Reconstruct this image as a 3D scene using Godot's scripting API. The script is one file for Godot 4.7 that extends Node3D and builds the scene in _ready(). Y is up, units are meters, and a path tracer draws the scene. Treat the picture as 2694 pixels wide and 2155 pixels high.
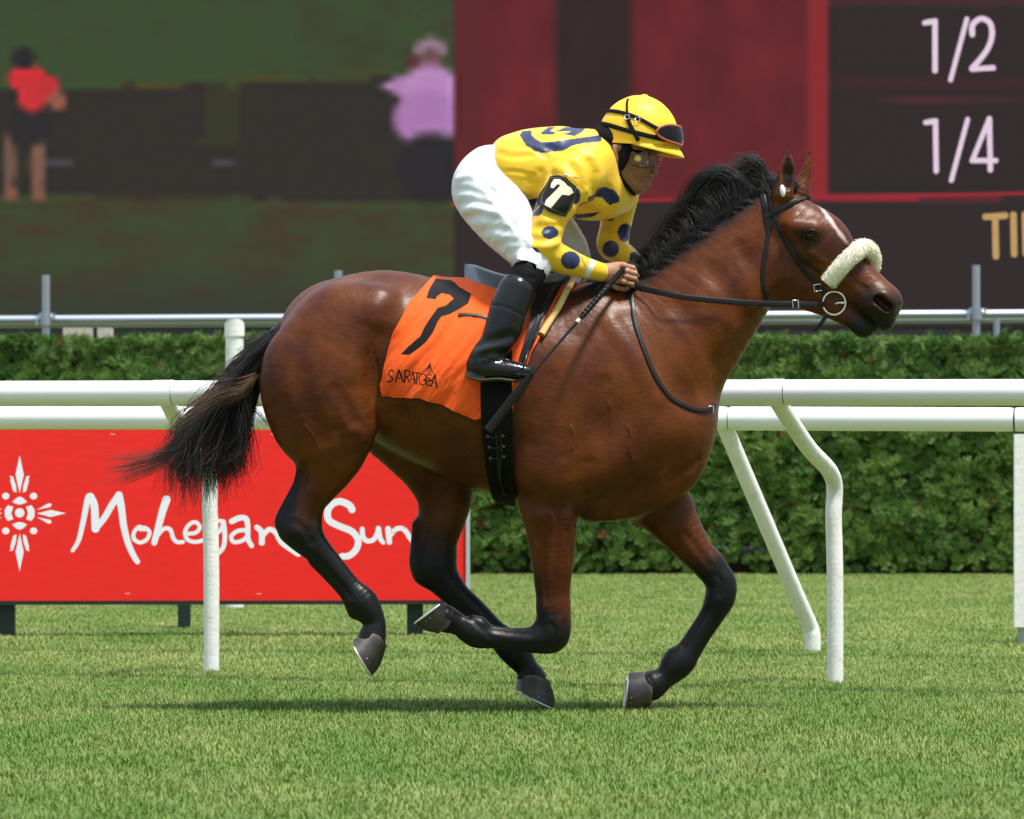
extends Node3D
# A racehorse and its jockey galloping along the turf rail, a hedge and a big screen behind. Units are metres, y is up, the horse runs along +x, the camera looks along -z.

const FOCAL := 10321.0      # lens length counted in pixels of the 2694 x 2155 photograph
const EYE := 0.881          # height of the lens above the turf
const DIST := 14.0          # from the lens to the plane of the horse
var rng := RandomNumberGenerator.new()
var noise := FastNoiseLite.new()
var M := {}


func at(px: float, py: float, z := 0.0) -> Vector3:
	var d := (DIST - z) / FOCAL
	return Vector3((px - 1347.0) * d, EYE - (py - 1231.0) * d, z)


func wide(px: float, z := 0.0) -> float:
	return px * (DIST - z) / FOCAL


func _ready() -> void:
	rng.seed = 7
	noise.seed = 3
	noise.frequency = 1.0
	# camera
	var cam := Camera3D.new()
	cam.name = "camera"
	var lens := CameraAttributesPhysical.new()
	lens.frustum_focal_length = 115.0
	lens.frustum_focus_distance = 13.85
	lens.exposure_aperture = 6.3
	lens.frustum_near = 0.5
	lens.frustum_far = 600.0
	cam.attributes = lens
	cam.position = Vector3(0, EYE, DIST)
	cam.projection = Camera3D.PROJECTION_FRUSTUM
	cam.set_frustum(2155.0 / FOCAL * 0.5, Vector2(0.0, (1231.0 - 1077.5) / FOCAL * 0.5), 0.5, 600.0)
	add_child(cam)
	# sky, light and exposure: bright thin overcast at midday, brightest overhead, the veiled sun high and a little to the right
	var sky_look := ProceduralSkyMaterial.new()
	sky_look.sky_top_color = Color(0.84, 0.92, 1.0)
	sky_look.sky_horizon_color = Color(0.54, 0.57, 0.62)
	sky_look.sky_curve = 0.5
	sky_look.ground_bottom_color = Color(0.25, 0.32, 0.16)
	sky_look.ground_horizon_color = Color(0.5, 0.55, 0.45)
	sky_look.sky_energy_multiplier = 0.9
	sky_look.sun_angle_max = 30.0
	var env := Environment.new()
	env.background_mode = Environment.BG_SKY
	env.sky = Sky.new()
	env.sky.sky_material = sky_look
	env.tonemap_mode = Environment.TONE_MAPPER_LINEAR
	env.tonemap_exposure = 1.9
	env.sdfgi_enabled = true
	env.ssao_enabled = true
	env.ssil_enabled = true
	var around := WorldEnvironment.new()
	around.name = "surroundings"
	around.environment = env
	add_child(around)
	var sun := DirectionalLight3D.new()
	sun.name = "sun"
	sun.light_color = Color(1.0, 0.975, 0.94)
	sun.light_energy = 1.0
	sun.light_angular_distance = 8.0
	sun.shadow_enabled = true
	sun.look_at_from_position(Vector3(0.27, 0.93, 0.22) * 50.0, Vector3.ZERO, Vector3(0, 0, -1))
	add_child(sun)
	materials()
	build_ground()
	build_hedge()
	build_screen()
	build_fences()
	build_board()
	build_horse()
	build_tack()
	build_jockey()


# ---------------------------------------------------------------- small helpers
func tag(o: Node3D, label: String, category := "", group := "", kind := "") -> Node3D:
	o.set_meta("label", label)
	if category: o.set_meta("category", category)
	if group: o.set_meta("group", group)
	if kind: o.set_meta("kind", kind)
	return o


func base(called: String, where := Vector3.ZERO) -> Node3D:
	var o := Node3D.new()
	o.name = called
	o.position = where
	add_child(o, true)
	return o


func part(called: String, mesh: Mesh, mat: Material, parent: Node3D = self) -> MeshInstance3D:
	var o := MeshInstance3D.new()
	o.name = called
	o.mesh = mesh
	if mat: o.material_override = mat
	o.cast_shadow = GeometryInstance3D.SHADOW_CASTING_SETTING_ON
	parent.add_child(o, true)
	return o


func paint(c: Color, rough := 0.6, spec := 0.5, metal := 0.0) -> StandardMaterial3D:
	# c holds real-world (linear) base colour
	var m := StandardMaterial3D.new()
	m.albedo_color = c.linear_to_srgb()
	m.roughness = rough
	m.metallic_specular = spec
	m.metallic = metal
	return m


func noise_tex(freq: float, size: int, as_normal := false, strength := 4.0, ramp: Gradient = null, kind := FastNoiseLite.TYPE_SIMPLEX_SMOOTH) -> NoiseTexture2D:
	var t := NoiseTexture2D.new()
	var n := FastNoiseLite.new()
	n.noise_type = kind
	n.frequency = freq
	n.fractal_octaves = 4
	t.noise = n
	t.width = size
	t.height = size
	t.seamless = true
	t.as_normal_map = as_normal
	t.bump_strength = strength
	if ramp: t.color_ramp = ramp
	return t


func relief(m: StandardMaterial3D, tex: Texture2D, scale: float, amount: float) -> StandardMaterial3D:
	m.normal_enabled = true
	m.normal_texture = tex
	m.normal_scale = amount
	m.uv1_triplanar = true
	m.uv1_scale = Vector3.ONE * scale
	return m


func mesh_of(v: PackedVector3Array, n: PackedVector3Array, c: PackedColorArray, idx: PackedInt32Array, uv := PackedVector2Array()) -> ArrayMesh:
	var a := []
	a.resize(Mesh.ARRAY_MAX)
	a[Mesh.ARRAY_VERTEX] = v
	if n.size(): a[Mesh.ARRAY_NORMAL] = n
	if c.size(): a[Mesh.ARRAY_COLOR] = c
	if uv.size(): a[Mesh.ARRAY_TEX_UV] = uv
	a[Mesh.ARRAY_INDEX] = idx
	var m := ArrayMesh.new()
	m.add_surface_from_arrays(Mesh.PRIMITIVE_TRIANGLES, a)
	return m


class Shape:
	# collects triangles for one mesh
	var v := PackedVector3Array()
	var n := PackedVector3Array()
	var c := PackedColorArray()
	var uv := PackedVector2Array()
	var idx := PackedInt32Array()

	func quad(a: int, b: int, d: int, e: int) -> void:   # a b d e go round the face; the winding follows the normals
		var g := (v[b] - v[a]).cross(v[d] - v[a])
		if g.length_squared() < 1e-16: g = (v[d] - v[a]).cross(v[e] - v[a])
		if g.dot(n[a] + n[b] + n[d] + n[e]) > 0.0:
			idx.append_array(PackedInt32Array([a, d, b, a, e, d]))
		else:
			idx.append_array(PackedInt32Array([a, b, d, a, d, e]))

	func tri(a: int, b: int, d: int) -> void:
		if (v[b] - v[a]).cross(v[d] - v[a]).dot(n[a] + n[b] + n[d]) > 0.0:
			idx.append_array(PackedInt32Array([a, d, b]))
		else:
			idx.append_array(PackedInt32Array([a, b, d]))

	func vert(p: Vector3, nn: Vector3, col := Color.WHITE, t := Vector2.ZERO) -> int:
		v.append(p); n.append(nn); c.append(col); uv.append(t)
		return v.size() - 1

	func face(p0: Vector3, p1: Vector3, p2: Vector3, p3: Vector3, out: Vector3, col := Color.WHITE) -> void:
		var g := (p1 - p0).cross(p2 - p0).normalized()
		if g.dot(out) < 0.0: g = -g
		var a := vert(p0, g, col, Vector2(0, 1)); var b := vert(p1, g, col, Vector2(1, 1)); var d := vert(p2, g, col, Vector2(1, 0)); var e := vert(p3, g, col, Vector2(0, 0))
		quad(a, b, d, e)

	func box(centre: Vector3, half: Vector3, turn := Basis(), col := Color.WHITE) -> void:
		for ax in 3:
			for s in [-1.0, 1.0]:
				var u := Vector3.ZERO; var w := Vector3.ZERO; var o := Vector3.ZERO
				o[ax] = half[ax] * s
				u[(ax + 1) % 3] = half[(ax + 1) % 3]
				w[(ax + 2) % 3] = half[(ax + 2) % 3]
				face(centre + turn * (o - u - w), centre + turn * (o + u - w), centre + turn * (o + u + w), centre + turn * (o - u + w), turn * o, col)

	func tube(pts: PackedVector3Array, radii: PackedFloat32Array, sides := 12, cap := true, col := Color.WHITE, flat := 1.0, flat_dir := Vector3.ZERO) -> void:
		# round (or flattened across flat_dir) tube along a line of points
		var first := -1
		var ref := Vector3.UP
		var up := Vector3.ZERO
		for i in pts.size():
			var d := (pts[mini(i + 1, pts.size() - 1)] - pts[maxi(i - 1, 0)]).normalized()
			if flat_dir != Vector3.ZERO:
				up = (flat_dir - d * flat_dir.dot(d)).normalized()
			elif up == Vector3.ZERO:
				if absf(d.dot(ref)) > 0.9: ref = Vector3.RIGHT
				up = (ref - d * ref.dot(d)).normalized()
			else:
				up = (up - d * up.dot(d)).normalized()
			var side := d.cross(up)
			var start := v.size()
			for k in sides:
				var t := TAU * k / sides
				var off := up * cos(t) * flat + side * sin(t)
				var nn := (up * cos(t) / maxf(flat, 0.05) + side * sin(t)).normalized()
				vert(pts[i] + off * radii[i], nn, col, Vector2(float(k) / sides, float(i)))
			if first >= 0:
				for k in sides:
					quad(first + k, first + (k + 1) % sides, start + (k + 1) % sides, start + k)
			first = start
			if cap and (i == 0 or i == pts.size() - 1):
				var out := -d if i == 0 else d
				var mid := vert(pts[i], out, col)
				var ring := []
				for k in sides: ring.append(vert(v[start + k], out, col))
				for k in sides: tri(mid, ring[k], ring[(k + 1) % sides])

	func ball(centre: Vector3, r: Vector3, rings := 10, sides := 16, col := Color.WHITE, turn := Basis(), from := 0.0, to := PI) -> void:
		var start := v.size()
		for i in rings + 1:
			var t := lerpf(from, to, float(i) / rings)
			for k in sides + 1:
				var a := TAU * k / sides
				var u := Vector3(sin(t) * cos(a), cos(t), sin(t) * sin(a))
				vert(centre + turn * (u * r), turn * (u / r).normalized(), col, Vector2(float(k) / sides, float(i) / rings))
		for i in rings:
			for k in sides:
				var a := start + i * (sides + 1) + k
				quad(a, a + 1, a + sides + 2, a + sides + 1)

	func mesh() -> ArrayMesh:
		var a := []
		a.resize(Mesh.ARRAY_MAX)
		a[Mesh.ARRAY_VERTEX] = v
		a[Mesh.ARRAY_NORMAL] = n
		a[Mesh.ARRAY_COLOR] = c
		a[Mesh.ARRAY_TEX_UV] = uv
		a[Mesh.ARRAY_INDEX] = idx
		var m := ArrayMesh.new()
		m.add_surface_from_arrays(Mesh.PRIMITIVE_TRIANGLES, a)
		return m


func smooth_line(pts: PackedVector3Array, steps: int) -> PackedVector3Array:
	var out := PackedVector3Array()
	for i in pts.size() - 1:
		var a := pts[maxi(i - 1, 0)]; var b := pts[i]; var c := pts[i + 1]; var d := pts[mini(i + 2, pts.size() - 1)]
		for k in steps:
			out.append(b.cubic_interpolate(c, a, d, float(k) / steps))
	out.append(pts[-1])
	return out


func even(n: int, r: float) -> PackedFloat32Array:
	var a := PackedFloat32Array()
	a.resize(n)
	a.fill(r)
	return a


# ---------------------------------------------------------------- printing: strokes and filled outlines into an image
func stroke(img: Image, pts: Array, w0: float, w1: float, col: Color) -> void:
	for i in pts.size() - 1:
		var a: Vector2 = pts[i]; var b: Vector2 = pts[i + 1]
		var ra := lerpf(w0, w1, float(i) / (pts.size() - 1)) * 0.5
		var rb := lerpf(w0, w1, float(i + 1) / (pts.size() - 1)) * 0.5
		var m := maxf(ra, rb) + 1.5
		for y in range(maxi(0, int(minf(a.y, b.y) - m)), mini(img.get_height(), int(maxf(a.y, b.y) + m) + 1)):
			for x in range(maxi(0, int(minf(a.x, b.x) - m)), mini(img.get_width(), int(maxf(a.x, b.x) + m) + 1)):
				var p := Vector2(x + 0.5, y + 0.5)
				var t := clampf((p - a).dot(b - a) / maxf((b - a).length_squared(), 1e-6), 0, 1)
				var f := clampf(lerpf(ra, rb, t) - p.distance_to(a.lerp(b, t)) + 0.5, 0, 1)
				if f > 0.0: img.set_pixel(x, y, img.get_pixel(x, y).lerp(col, f))


func fill_shape(img: Image, pts: PackedVector2Array, col: Color) -> void:
	var lo := pts[0]; var hi := pts[0]
	for p in pts:
		lo = lo.min(p); hi = hi.max(p)
	for y in range(maxi(0, int(lo.y)), mini(img.get_height(), int(hi.y) + 2)):
		for x in range(maxi(0, int(lo.x)), mini(img.get_width(), int(hi.x) + 2)):
			var f := 0.0
			for s in 4:
				if Geometry2D.is_point_in_polygon(Vector2(x + 0.25 + 0.5 * (s % 2), y + 0.25 + 0.5 * (s / 2)), pts): f += 0.25
			if f > 0.0: img.set_pixel(x, y, img.get_pixel(x, y).lerp(col, f))


func curve2(pts: Array, steps := 6) -> Array:
	var out := []
	for i in pts.size() - 1:
		var a: Vector2 = pts[maxi(i - 1, 0)]; var b: Vector2 = pts[i]; var c: Vector2 = pts[i + 1]; var d: Vector2 = pts[mini(i + 2, pts.size() - 1)]
		for k in steps: out.append(b.cubic_interpolate(c, a, d, float(k) / steps))
	out.append(pts[-1])
	return out


func v2(list: Array, scale := 1.0, off := Vector2.ZERO) -> Array:
	var out := []
	for i in range(0, list.size(), 2): out.append((Vector2(list[i], list[i + 1]) - off) * scale)
	return out


# ---------------------------------------------------------------- rounded solids: tapered limbs joined by a smooth minimum, meshed as surface nets
class Field:
	var a := PackedVector3Array()
	var d := PackedVector3Array()
	var s := PackedVector3Array()
	var dd := PackedFloat32Array()
	var r := PackedFloat32Array()
	var dr := PackedFloat32Array()
	var k := PackedFloat32Array()
	var op := PackedByteArray()
	var grp := PackedInt32Array()
	var z0 := PackedFloat32Array()
	var dz := PackedFloat32Array()
	var same := false      # pieces added while this is on act as one
	var every := PackedInt32Array()
	var kmax := 0.0
	var near := {}
	# meshing
	var lo := Vector3.ZERO
	var cell := 0.01
	var size := Vector3i.ZERO
	var B := 6
	var SUP := 4
	var sup := Vector3i.ZERO
	var lock := Mutex.new()
	var keys := PackedInt32Array()
	var pts := PackedVector3Array()
	var nrm := PackedVector3Array()
	var quads := PackedInt32Array()

	func cap(p: Vector3, q: Vector3, r1: float, r2: float, flat: Vector3, blend: float, cut := 0, za := 1.0, zb := 1.0) -> void:
		z0.append(za); dz.append(zb - za)
		var inv := Vector3.ONE / flat
		a.append(p * inv); d.append((q - p) * inv); s.append(inv)
		dd.append(maxf(((q - p) * inv).length_squared(), 1e-9))
		r.append(r1); dr.append(r2 - r1); k.append(maxf(blend, 1e-4)); op.append(cut)
		grp.append(grp[-1] if same and grp.size() else grp.size() + 1)
		every.append(every.size())
		kmax = maxf(kmax, blend)

	func one(i: int, p: Vector3) -> float:
		var si := s[i]
		var q := p * si - a[i]
		var t := clampf(q.dot(d[i]) / dd[i], 0.0, 1.0)
		q -= d[i] * t
		q.z *= z0[i] + dz[i] * t
		var k0 := q.length()
		var k1 := (q * si).length()
		var rr := r[i] + dr[i] * t
		if k1 < 1e-7: return -rr / maxf(si.x, maxf(si.y, si.z))
		return (k0 - rr) * k0 / k1

	func ev(p: Vector3, list: PackedInt32Array) -> float:
		var best := 1e3
		var cur := -1
		var last := -1
		var pend := 1e3
		for i in list:
			var si := s[i]
			var di := d[i]
			var q := p * si - a[i]
			var t := clampf(q.dot(di) / dd[i], 0.0, 1.0)
			q -= di * t
			q.z *= z0[i] + dz[i] * t
			var k0 := q.length()
			var e := (k0 - r[i] - dr[i] * t) * k0 / maxf((q * si).length(), 1e-7)
			if grp[i] == cur:
				if e < pend: pend = e
				continue
			if last >= 0:
				var kk := k[last]
				if op[last] == 0:
					var h := kk - absf(best - pend)
					best = minf(best, pend)
					if h > 0.0: best -= h * h / kk * 0.25
				else:
					var h := kk - absf(best + pend)
					best = maxf(best, -pend)
					if h > 0.0: best += h * h / kk * 0.25
			cur = grp[i]
			last = i
			pend = e
		if last >= 0:
			var kk := k[last]
			if op[last] == 0:
				var h := kk - absf(best - pend)
				best = minf(best, pend)
				if h > 0.0: best -= h * h / kk * 0.25
			else:
				var h := kk - absf(best + pend)
				best = maxf(best, -pend)
				if h > 0.0: best += h * h / kk * 0.25
		return best

	func dist(p: Vector3) -> float:
		return ev(p, every)

	func grad(p: Vector3, list: PackedInt32Array, e := 0.001) -> Vector3:
		return Vector3(ev(p + Vector3(e, 0, 0), list) - ev(p - Vector3(e, 0, 0), list), ev(p + Vector3(0, e, 0), list) - ev(p - Vector3(0, e, 0), list), ev(p + Vector3(0, 0, e), list) - ev(p - Vector3(0, 0, e), list)) / (2.0 * e)

	func near_list(centre: Vector3, reach: float, list: PackedInt32Array) -> PackedInt32Array:
		var ds := PackedFloat32Array()
		var least := 1e3
		for i in list:
			var e := one(i, centre)
			ds.append(e)
			if op[i] == 0: least = minf(least, e)
		var out := PackedInt32Array()
		for j in list.size():
			var i := list[j]
			if op[i] == 0:
				if ds[j] < least + 2.6 * reach + kmax: out.append(i)
			elif ds[j] < 1.5 * reach + k[i]: out.append(i)
		return out

	func work(n: int) -> void:
		var bx := n / (sup.y * sup.z)
		var by := (n / sup.z) % sup.y
		var bz := n % sup.z
		var span := B * SUP
		var c := lo + Vector3(bx + 0.5, by + 0.5, bz + 0.5) * span * cell
		var reach := span * cell * 0.866
		var list := near_list(c, reach, every)
		if list.is_empty() or absf(ev(c, list)) > reach * 1.6 + 0.01: return
		var ok := PackedInt32Array(); var op_ := PackedVector3Array(); var on := PackedVector3Array(); var oq := PackedInt32Array()
		for x in SUP:
			for y in SUP:
				for z in SUP:
					block(Vector3i(bx * span + x * B, by * span + y * B, bz * span + z * B), list, ok, op_, on, oq)
		lock.lock()
		keys.append_array(ok); pts.append_array(op_); nrm.append_array(on); quads.append_array(oq)
		lock.unlock()

	func block(o: Vector3i, from: PackedInt32Array, ok: PackedInt32Array, opts: PackedVector3Array, on: PackedVector3Array, oq: PackedInt32Array) -> void:
		var reach := B * cell * 0.866
		var c := lo + (Vector3(o) + Vector3.ONE * B * 0.5) * cell
		if absf(ev(c, from)) > reach * 1.6 + 0.004: return
		var list := near_list(c, reach, from)
		var W := B + 1
		var val := PackedFloat32Array()
		val.resize(W * W * W)
		var j := 0
		for x in W:
			for y in W:
				for z in W:
					val[j] = ev(lo + Vector3(o.x + x, o.y + y, o.z + z) * cell, list)
					j += 1
		var WW := W * W
		for x in B:
			for y in B:
				for z in B:
					j = x * WW + y * W + z
					var v0 := val[j]
					var in0 := v0 < 0.0
					var vx := val[j + WW]; var vy := val[j + W]; var vz := val[j + 1]
					var key := ((o.x + x) * size.y + o.y + y) * size.z + o.z + z
					if (vx < 0.0) != in0: oq.append(key * 3)
					if (vy < 0.0) != in0: oq.append(key * 3 + 1)
					if (vz < 0.0) != in0: oq.append(key * 3 + 2)
					var vxy := val[j + WW + W]; var vxz := val[j + WW + 1]; var vyz := val[j + W + 1]; var vxyz := val[j + WW + W + 1]
					var low := minf(minf(minf(v0, vx), minf(vy, vz)), minf(minf(vxy, vxz), minf(vyz, vxyz)))
					var high := maxf(maxf(maxf(v0, vx), maxf(vy, vz)), maxf(maxf(vxy, vxz), maxf(vyz, vxyz)))
					if low >= 0.0 or high < 0.0: continue
					var g := Vector3(vx + vxy + vxz + vxyz - v0 - vy - vz - vyz, vy + vxy + vyz + vxyz - v0 - vx - vz - vxz, vz + vxz + vyz + vxyz - v0 - vx - vy - vxy) * 0.25 / cell
					var mean := (v0 + vx + vy + vz + vxy + vxz + vyz + vxyz) * 0.125
					var mid := lo + Vector3(o.x + x + 0.5, o.y + y + 0.5, o.z + z + 0.5) * cell
					var half := Vector3.ONE * cell * 0.5
					var p := (mid - g * (mean / maxf(g.length_squared(), 0.05))).clamp(mid - half, mid + half)
					var e := cell * 0.12
					var f := ev(p, list)
					var gg := Vector3(ev(p + Vector3(e, 0, 0), list) - f, ev(p + Vector3(0, e, 0), list) - f, ev(p + Vector3(0, 0, e), list) - f) / e
					p = (p - gg * (f / maxf(gg.length_squared(), 0.05))).clamp(mid - half * 1.3, mid + half * 1.3)
					ok.append(key); opts.append(p); on.append(gg.normalized())

	func build(from: Vector3, to: Vector3, step: float) -> Dictionary:
		lo = from
		cell = step
		var span := B * SUP
		sup = Vector3i(((to - from) / (step * span)).ceil())
		size = sup * span + Vector3i.ONE * 2
		var task := WorkerThreadPool.add_group_task(work, sup.x * sup.y * sup.z, 4, true)
		WorkerThreadPool.wait_for_group_task_completion(task)
		# the order of the blocks depends on the threads: sort so that every run gives the same mesh
		var order := Array(range(keys.size()))
		order.sort_custom(func(p, q): return keys[p] < keys[q])
		var v := PackedVector3Array(); var n := PackedVector3Array()
		var where := {}
		for i in order:
			where[keys[i]] = v.size()
			v.append(pts[i]); n.append(nrm[i])
		quads.sort()
		var idx := PackedInt32Array()
		var sy := size.z
		var sx := size.y * size.z
		for q in quads:
			var key := q / 3
			var ax := q % 3
			var u := sy if ax == 0 else sx
			var w := 1 if ax != 2 else sy
			var i0: int = where.get(key, -1); var i1: int = where.get(key - u, -1); var i2: int = where.get(key - u - w, -1); var i3: int = where.get(key - w, -1)
			if i0 < 0 or i1 < 0 or i2 < 0 or i3 < 0: continue
			var sum := n[i0] + n[i1] + n[i2] + n[i3]
			if (v[i2] - v[i0]).cross(v[i3] - v[i1]).dot(sum) > 0.0:
				idx.append_array(PackedInt32Array([i0, i2, i1, i0, i3, i2]))
			else:
				idx.append_array(PackedInt32Array([i0, i1, i2, i0, i2, i3]))
		return {"v": v, "n": n, "idx": idx}


func chain(f: Field, list: Array, blend: float) -> void:
	# joints as [x, y, depth, radius, flatness]: x, y and radius in photograph pixels, depth in metres; the limb runs smoothly through them
	var rows := []
	for i in list.size() - 1:
		var n := 1 if list.size() == 2 else 5
		for k in n:
			var u := float(k) / n
			var row := []
			for c in 5:
				var p0: float = list[maxi(i - 1, 0)][c]; var p1: float = list[i][c]; var p2: float = list[i + 1][c]; var p3: float = list[mini(i + 2, list.size() - 1)][c]
				row.append(lerpf(lerpf(p1, p2, u), cubic_interpolate(p1, p2, p0, p3, u), 0.8))
			rows.append(row)
	rows.append(list[-1])
	for i in rows.size() - 1:
		var p: Array = rows[i]; var q: Array = rows[i + 1]
		f.same = i > 0
		f.cap(at(p[0], p[1], p[2]), at(q[0], q[1], q[2]), wide(p[3], p[2]), wide(q[3], q[2]), Vector3(1, 1, (p[4] + q[4]) * 0.5), blend, 0, (p[4] + q[4]) * 0.5 / p[4], (p[4] + q[4]) * 0.5 / q[4])
	f.same = false


func column(f: Field, px: float, py: float) -> PackedInt32Array:
	# the limbs that can matter along the line of sight at this place of the side view
	var key := int(px / 50.0) * 1000 + int(py / 50.0) + f.every.size() * 1000000
	if not f.near.has(key):
		var c := Vector2(int(px / 50.0) * 50.0 + 25.0, int(py / 50.0) * 50.0 + 25.0)
		var out := PackedInt32Array()
		for i in f.every:
			for zi in 13:
				if f.one(i, at(c.x, c.y, -0.42 + zi * 0.07)) < 0.15:
					out.append(i)
					break
		f.near[key] = out
	return f.near[key]


func surf(f: Field, px: float, py: float, side := 1.0, reach := 0.5) -> Vector3:
	# the point of the solid that lies at this place of the side view, met from the given side
	var list := column(f, px, py)
	var z := reach * side
	for i in 70:
		var e := f.ev(at(px, py, z), list)
		if e < 0.0005: return at(px, py, z)
		z -= side * maxf(minf(e, 0.08) * 0.85, 0.0004)
		if z * side < -0.45: break
	return Vector3(INF, 0, 0)


func out_of(f: Field, p: Vector3) -> Vector3:
	var d := (DIST - p.z) / FOCAL
	return f.grad(p, column(f, p.x / d + 1347.0, 1231.0 - (p.y - EYE) / d), 0.004).normalized()


func drape(f: Field, pts: Array, side: float, lift: float) -> PackedVector3Array:
	# a line of side-view places laid on the skin
	var out := PackedVector3Array()
	for q in pts:
		var p := surf(f, q.x, q.y, side)
		if is_finite(p.x): out.append(p + out_of(f, p) * lift)
	return out


func strap(f: Field, list: Array, side: float, width_: float, thick: float, lift: float, steps := 6) -> ArrayMesh:
	# a leather strap lying on the skin along side-view places
	return belt(f, drape(f, curve2(v2(list), steps), side, lift), width_, thick)


func belt(f: Field, line: PackedVector3Array, width_: float, thick: float) -> ArrayMesh:
	var s := Shape.new()
	var n := line.size()
	var ring := 8
	for i in n:
		var d := (line[mini(i + 1, n - 1)] - line[maxi(i - 1, 0)]).normalized()
		var up := out_of(f, line[i])
		up = (up - d * up.dot(d)).normalized()
		var side := d.cross(up)
		for k in ring:
			var a := TAU * (k + 0.5) / ring
			var cs := signf(cos(a)) * pow(absf(cos(a)), 0.4); var sn := signf(sin(a)) * pow(absf(sin(a)), 0.4)
			s.vert(line[i] + side * cs * width_ * 0.5 + up * sn * thick * 0.5, (side * cos(a) * 0.35 + up * sin(a)).normalized())
		if i > 0:
			for k in ring: s.quad((i - 1) * ring + k, (i - 1) * ring + (k + 1) % ring, i * ring + (k + 1) % ring, i * ring + k)
	return s.mesh()


# ---------------------------------------------------------------- materials
func materials() -> void:
	var fine := noise_tex(0.06, 256, true, 3.0)
	M.white = relief(paint(Color(0.84, 0.84, 0.84), 0.38, 0.5), noise_tex(0.01, 512, true, 2.0), 1.5, 0.15)
	M.white_post = relief(paint(Color(0.84, 0.84, 0.83), 0.45, 0.4), fine, 3.0, 0.25)
	var ramp := Gradient.new()
	ramp.set_color(0, Color(0.90, 0.885, 0.85)); ramp.set_color(1, Color(1, 1, 1))
	ramp.add_point(0.38, Color(0.985, 0.98, 0.97))
	M.white_post.albedo_texture = noise_tex(0.02, 256, false, 1.0, ramp)
	M.steel = relief(paint(Color(0.42, 0.45, 0.50), 0.38, 0.5, 0.75), fine, 4.0, 0.2)
	M.dark_green = paint(Color(0.012, 0.03, 0.028), 0.5)
	M.black = paint(Color(0.012, 0.012, 0.013), 0.6)


# ---------------------------------------------------------------- turf
func blade_tuft(seed_: int, blades: int, tall: float, spread: float) -> ArrayMesh:
	var r := RandomNumberGenerator.new()
	r.seed = seed_
	var s := Shape.new()
	for i in blades:
		var root := Vector3(r.randfn(0, spread), 0, r.randfn(0, spread))
		var dir := Vector3(r.randfn(0, 1), 0, r.randfn(0, 1)).normalized()
		var h := tall * r.randf_range(0.45, 1.15)
		var lean := h * absf(r.randfn(0.45, 0.5))
		var w := r.randf_range(0.0012, 0.0024)
		var side := dir.cross(Vector3.UP).rotated(Vector3.UP, r.randf_range(-1.2, 1.2)) * w
		var c := Color(1, 1, 1)
		var pick := r.randf()
		if pick < 0.13: c = Color(2.6, 1.85, 2.6)        # dry, straw coloured
		elif pick < 0.3: c = Color(1.35, 1.15, 1.1)
		elif pick < 0.5: c = Color(0.85, 0.92, 0.85)
		var p := [root, root + Vector3(0, h * 0.55, 0) + dir * lean * 0.3, root + Vector3(0, h * (1.0 - lean / h * 0.25), 0) + dir * lean]
		var n := (dir * -0.6 + Vector3.UP).normalized()
		var i0 := s.vert(p[0] - side, n, c); var i1 := s.vert(p[0] + side, n, c)
		var i2 := s.vert(p[1] + side * 0.9, n, c); var i3 := s.vert(p[1] - side * 0.9, n, c)
		var i4 := s.vert(p[2], n, c)
		s.quad(i0, i1, i2, i3)
		s.tri(i3, i2, i4)
	return s.mesh()


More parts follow.
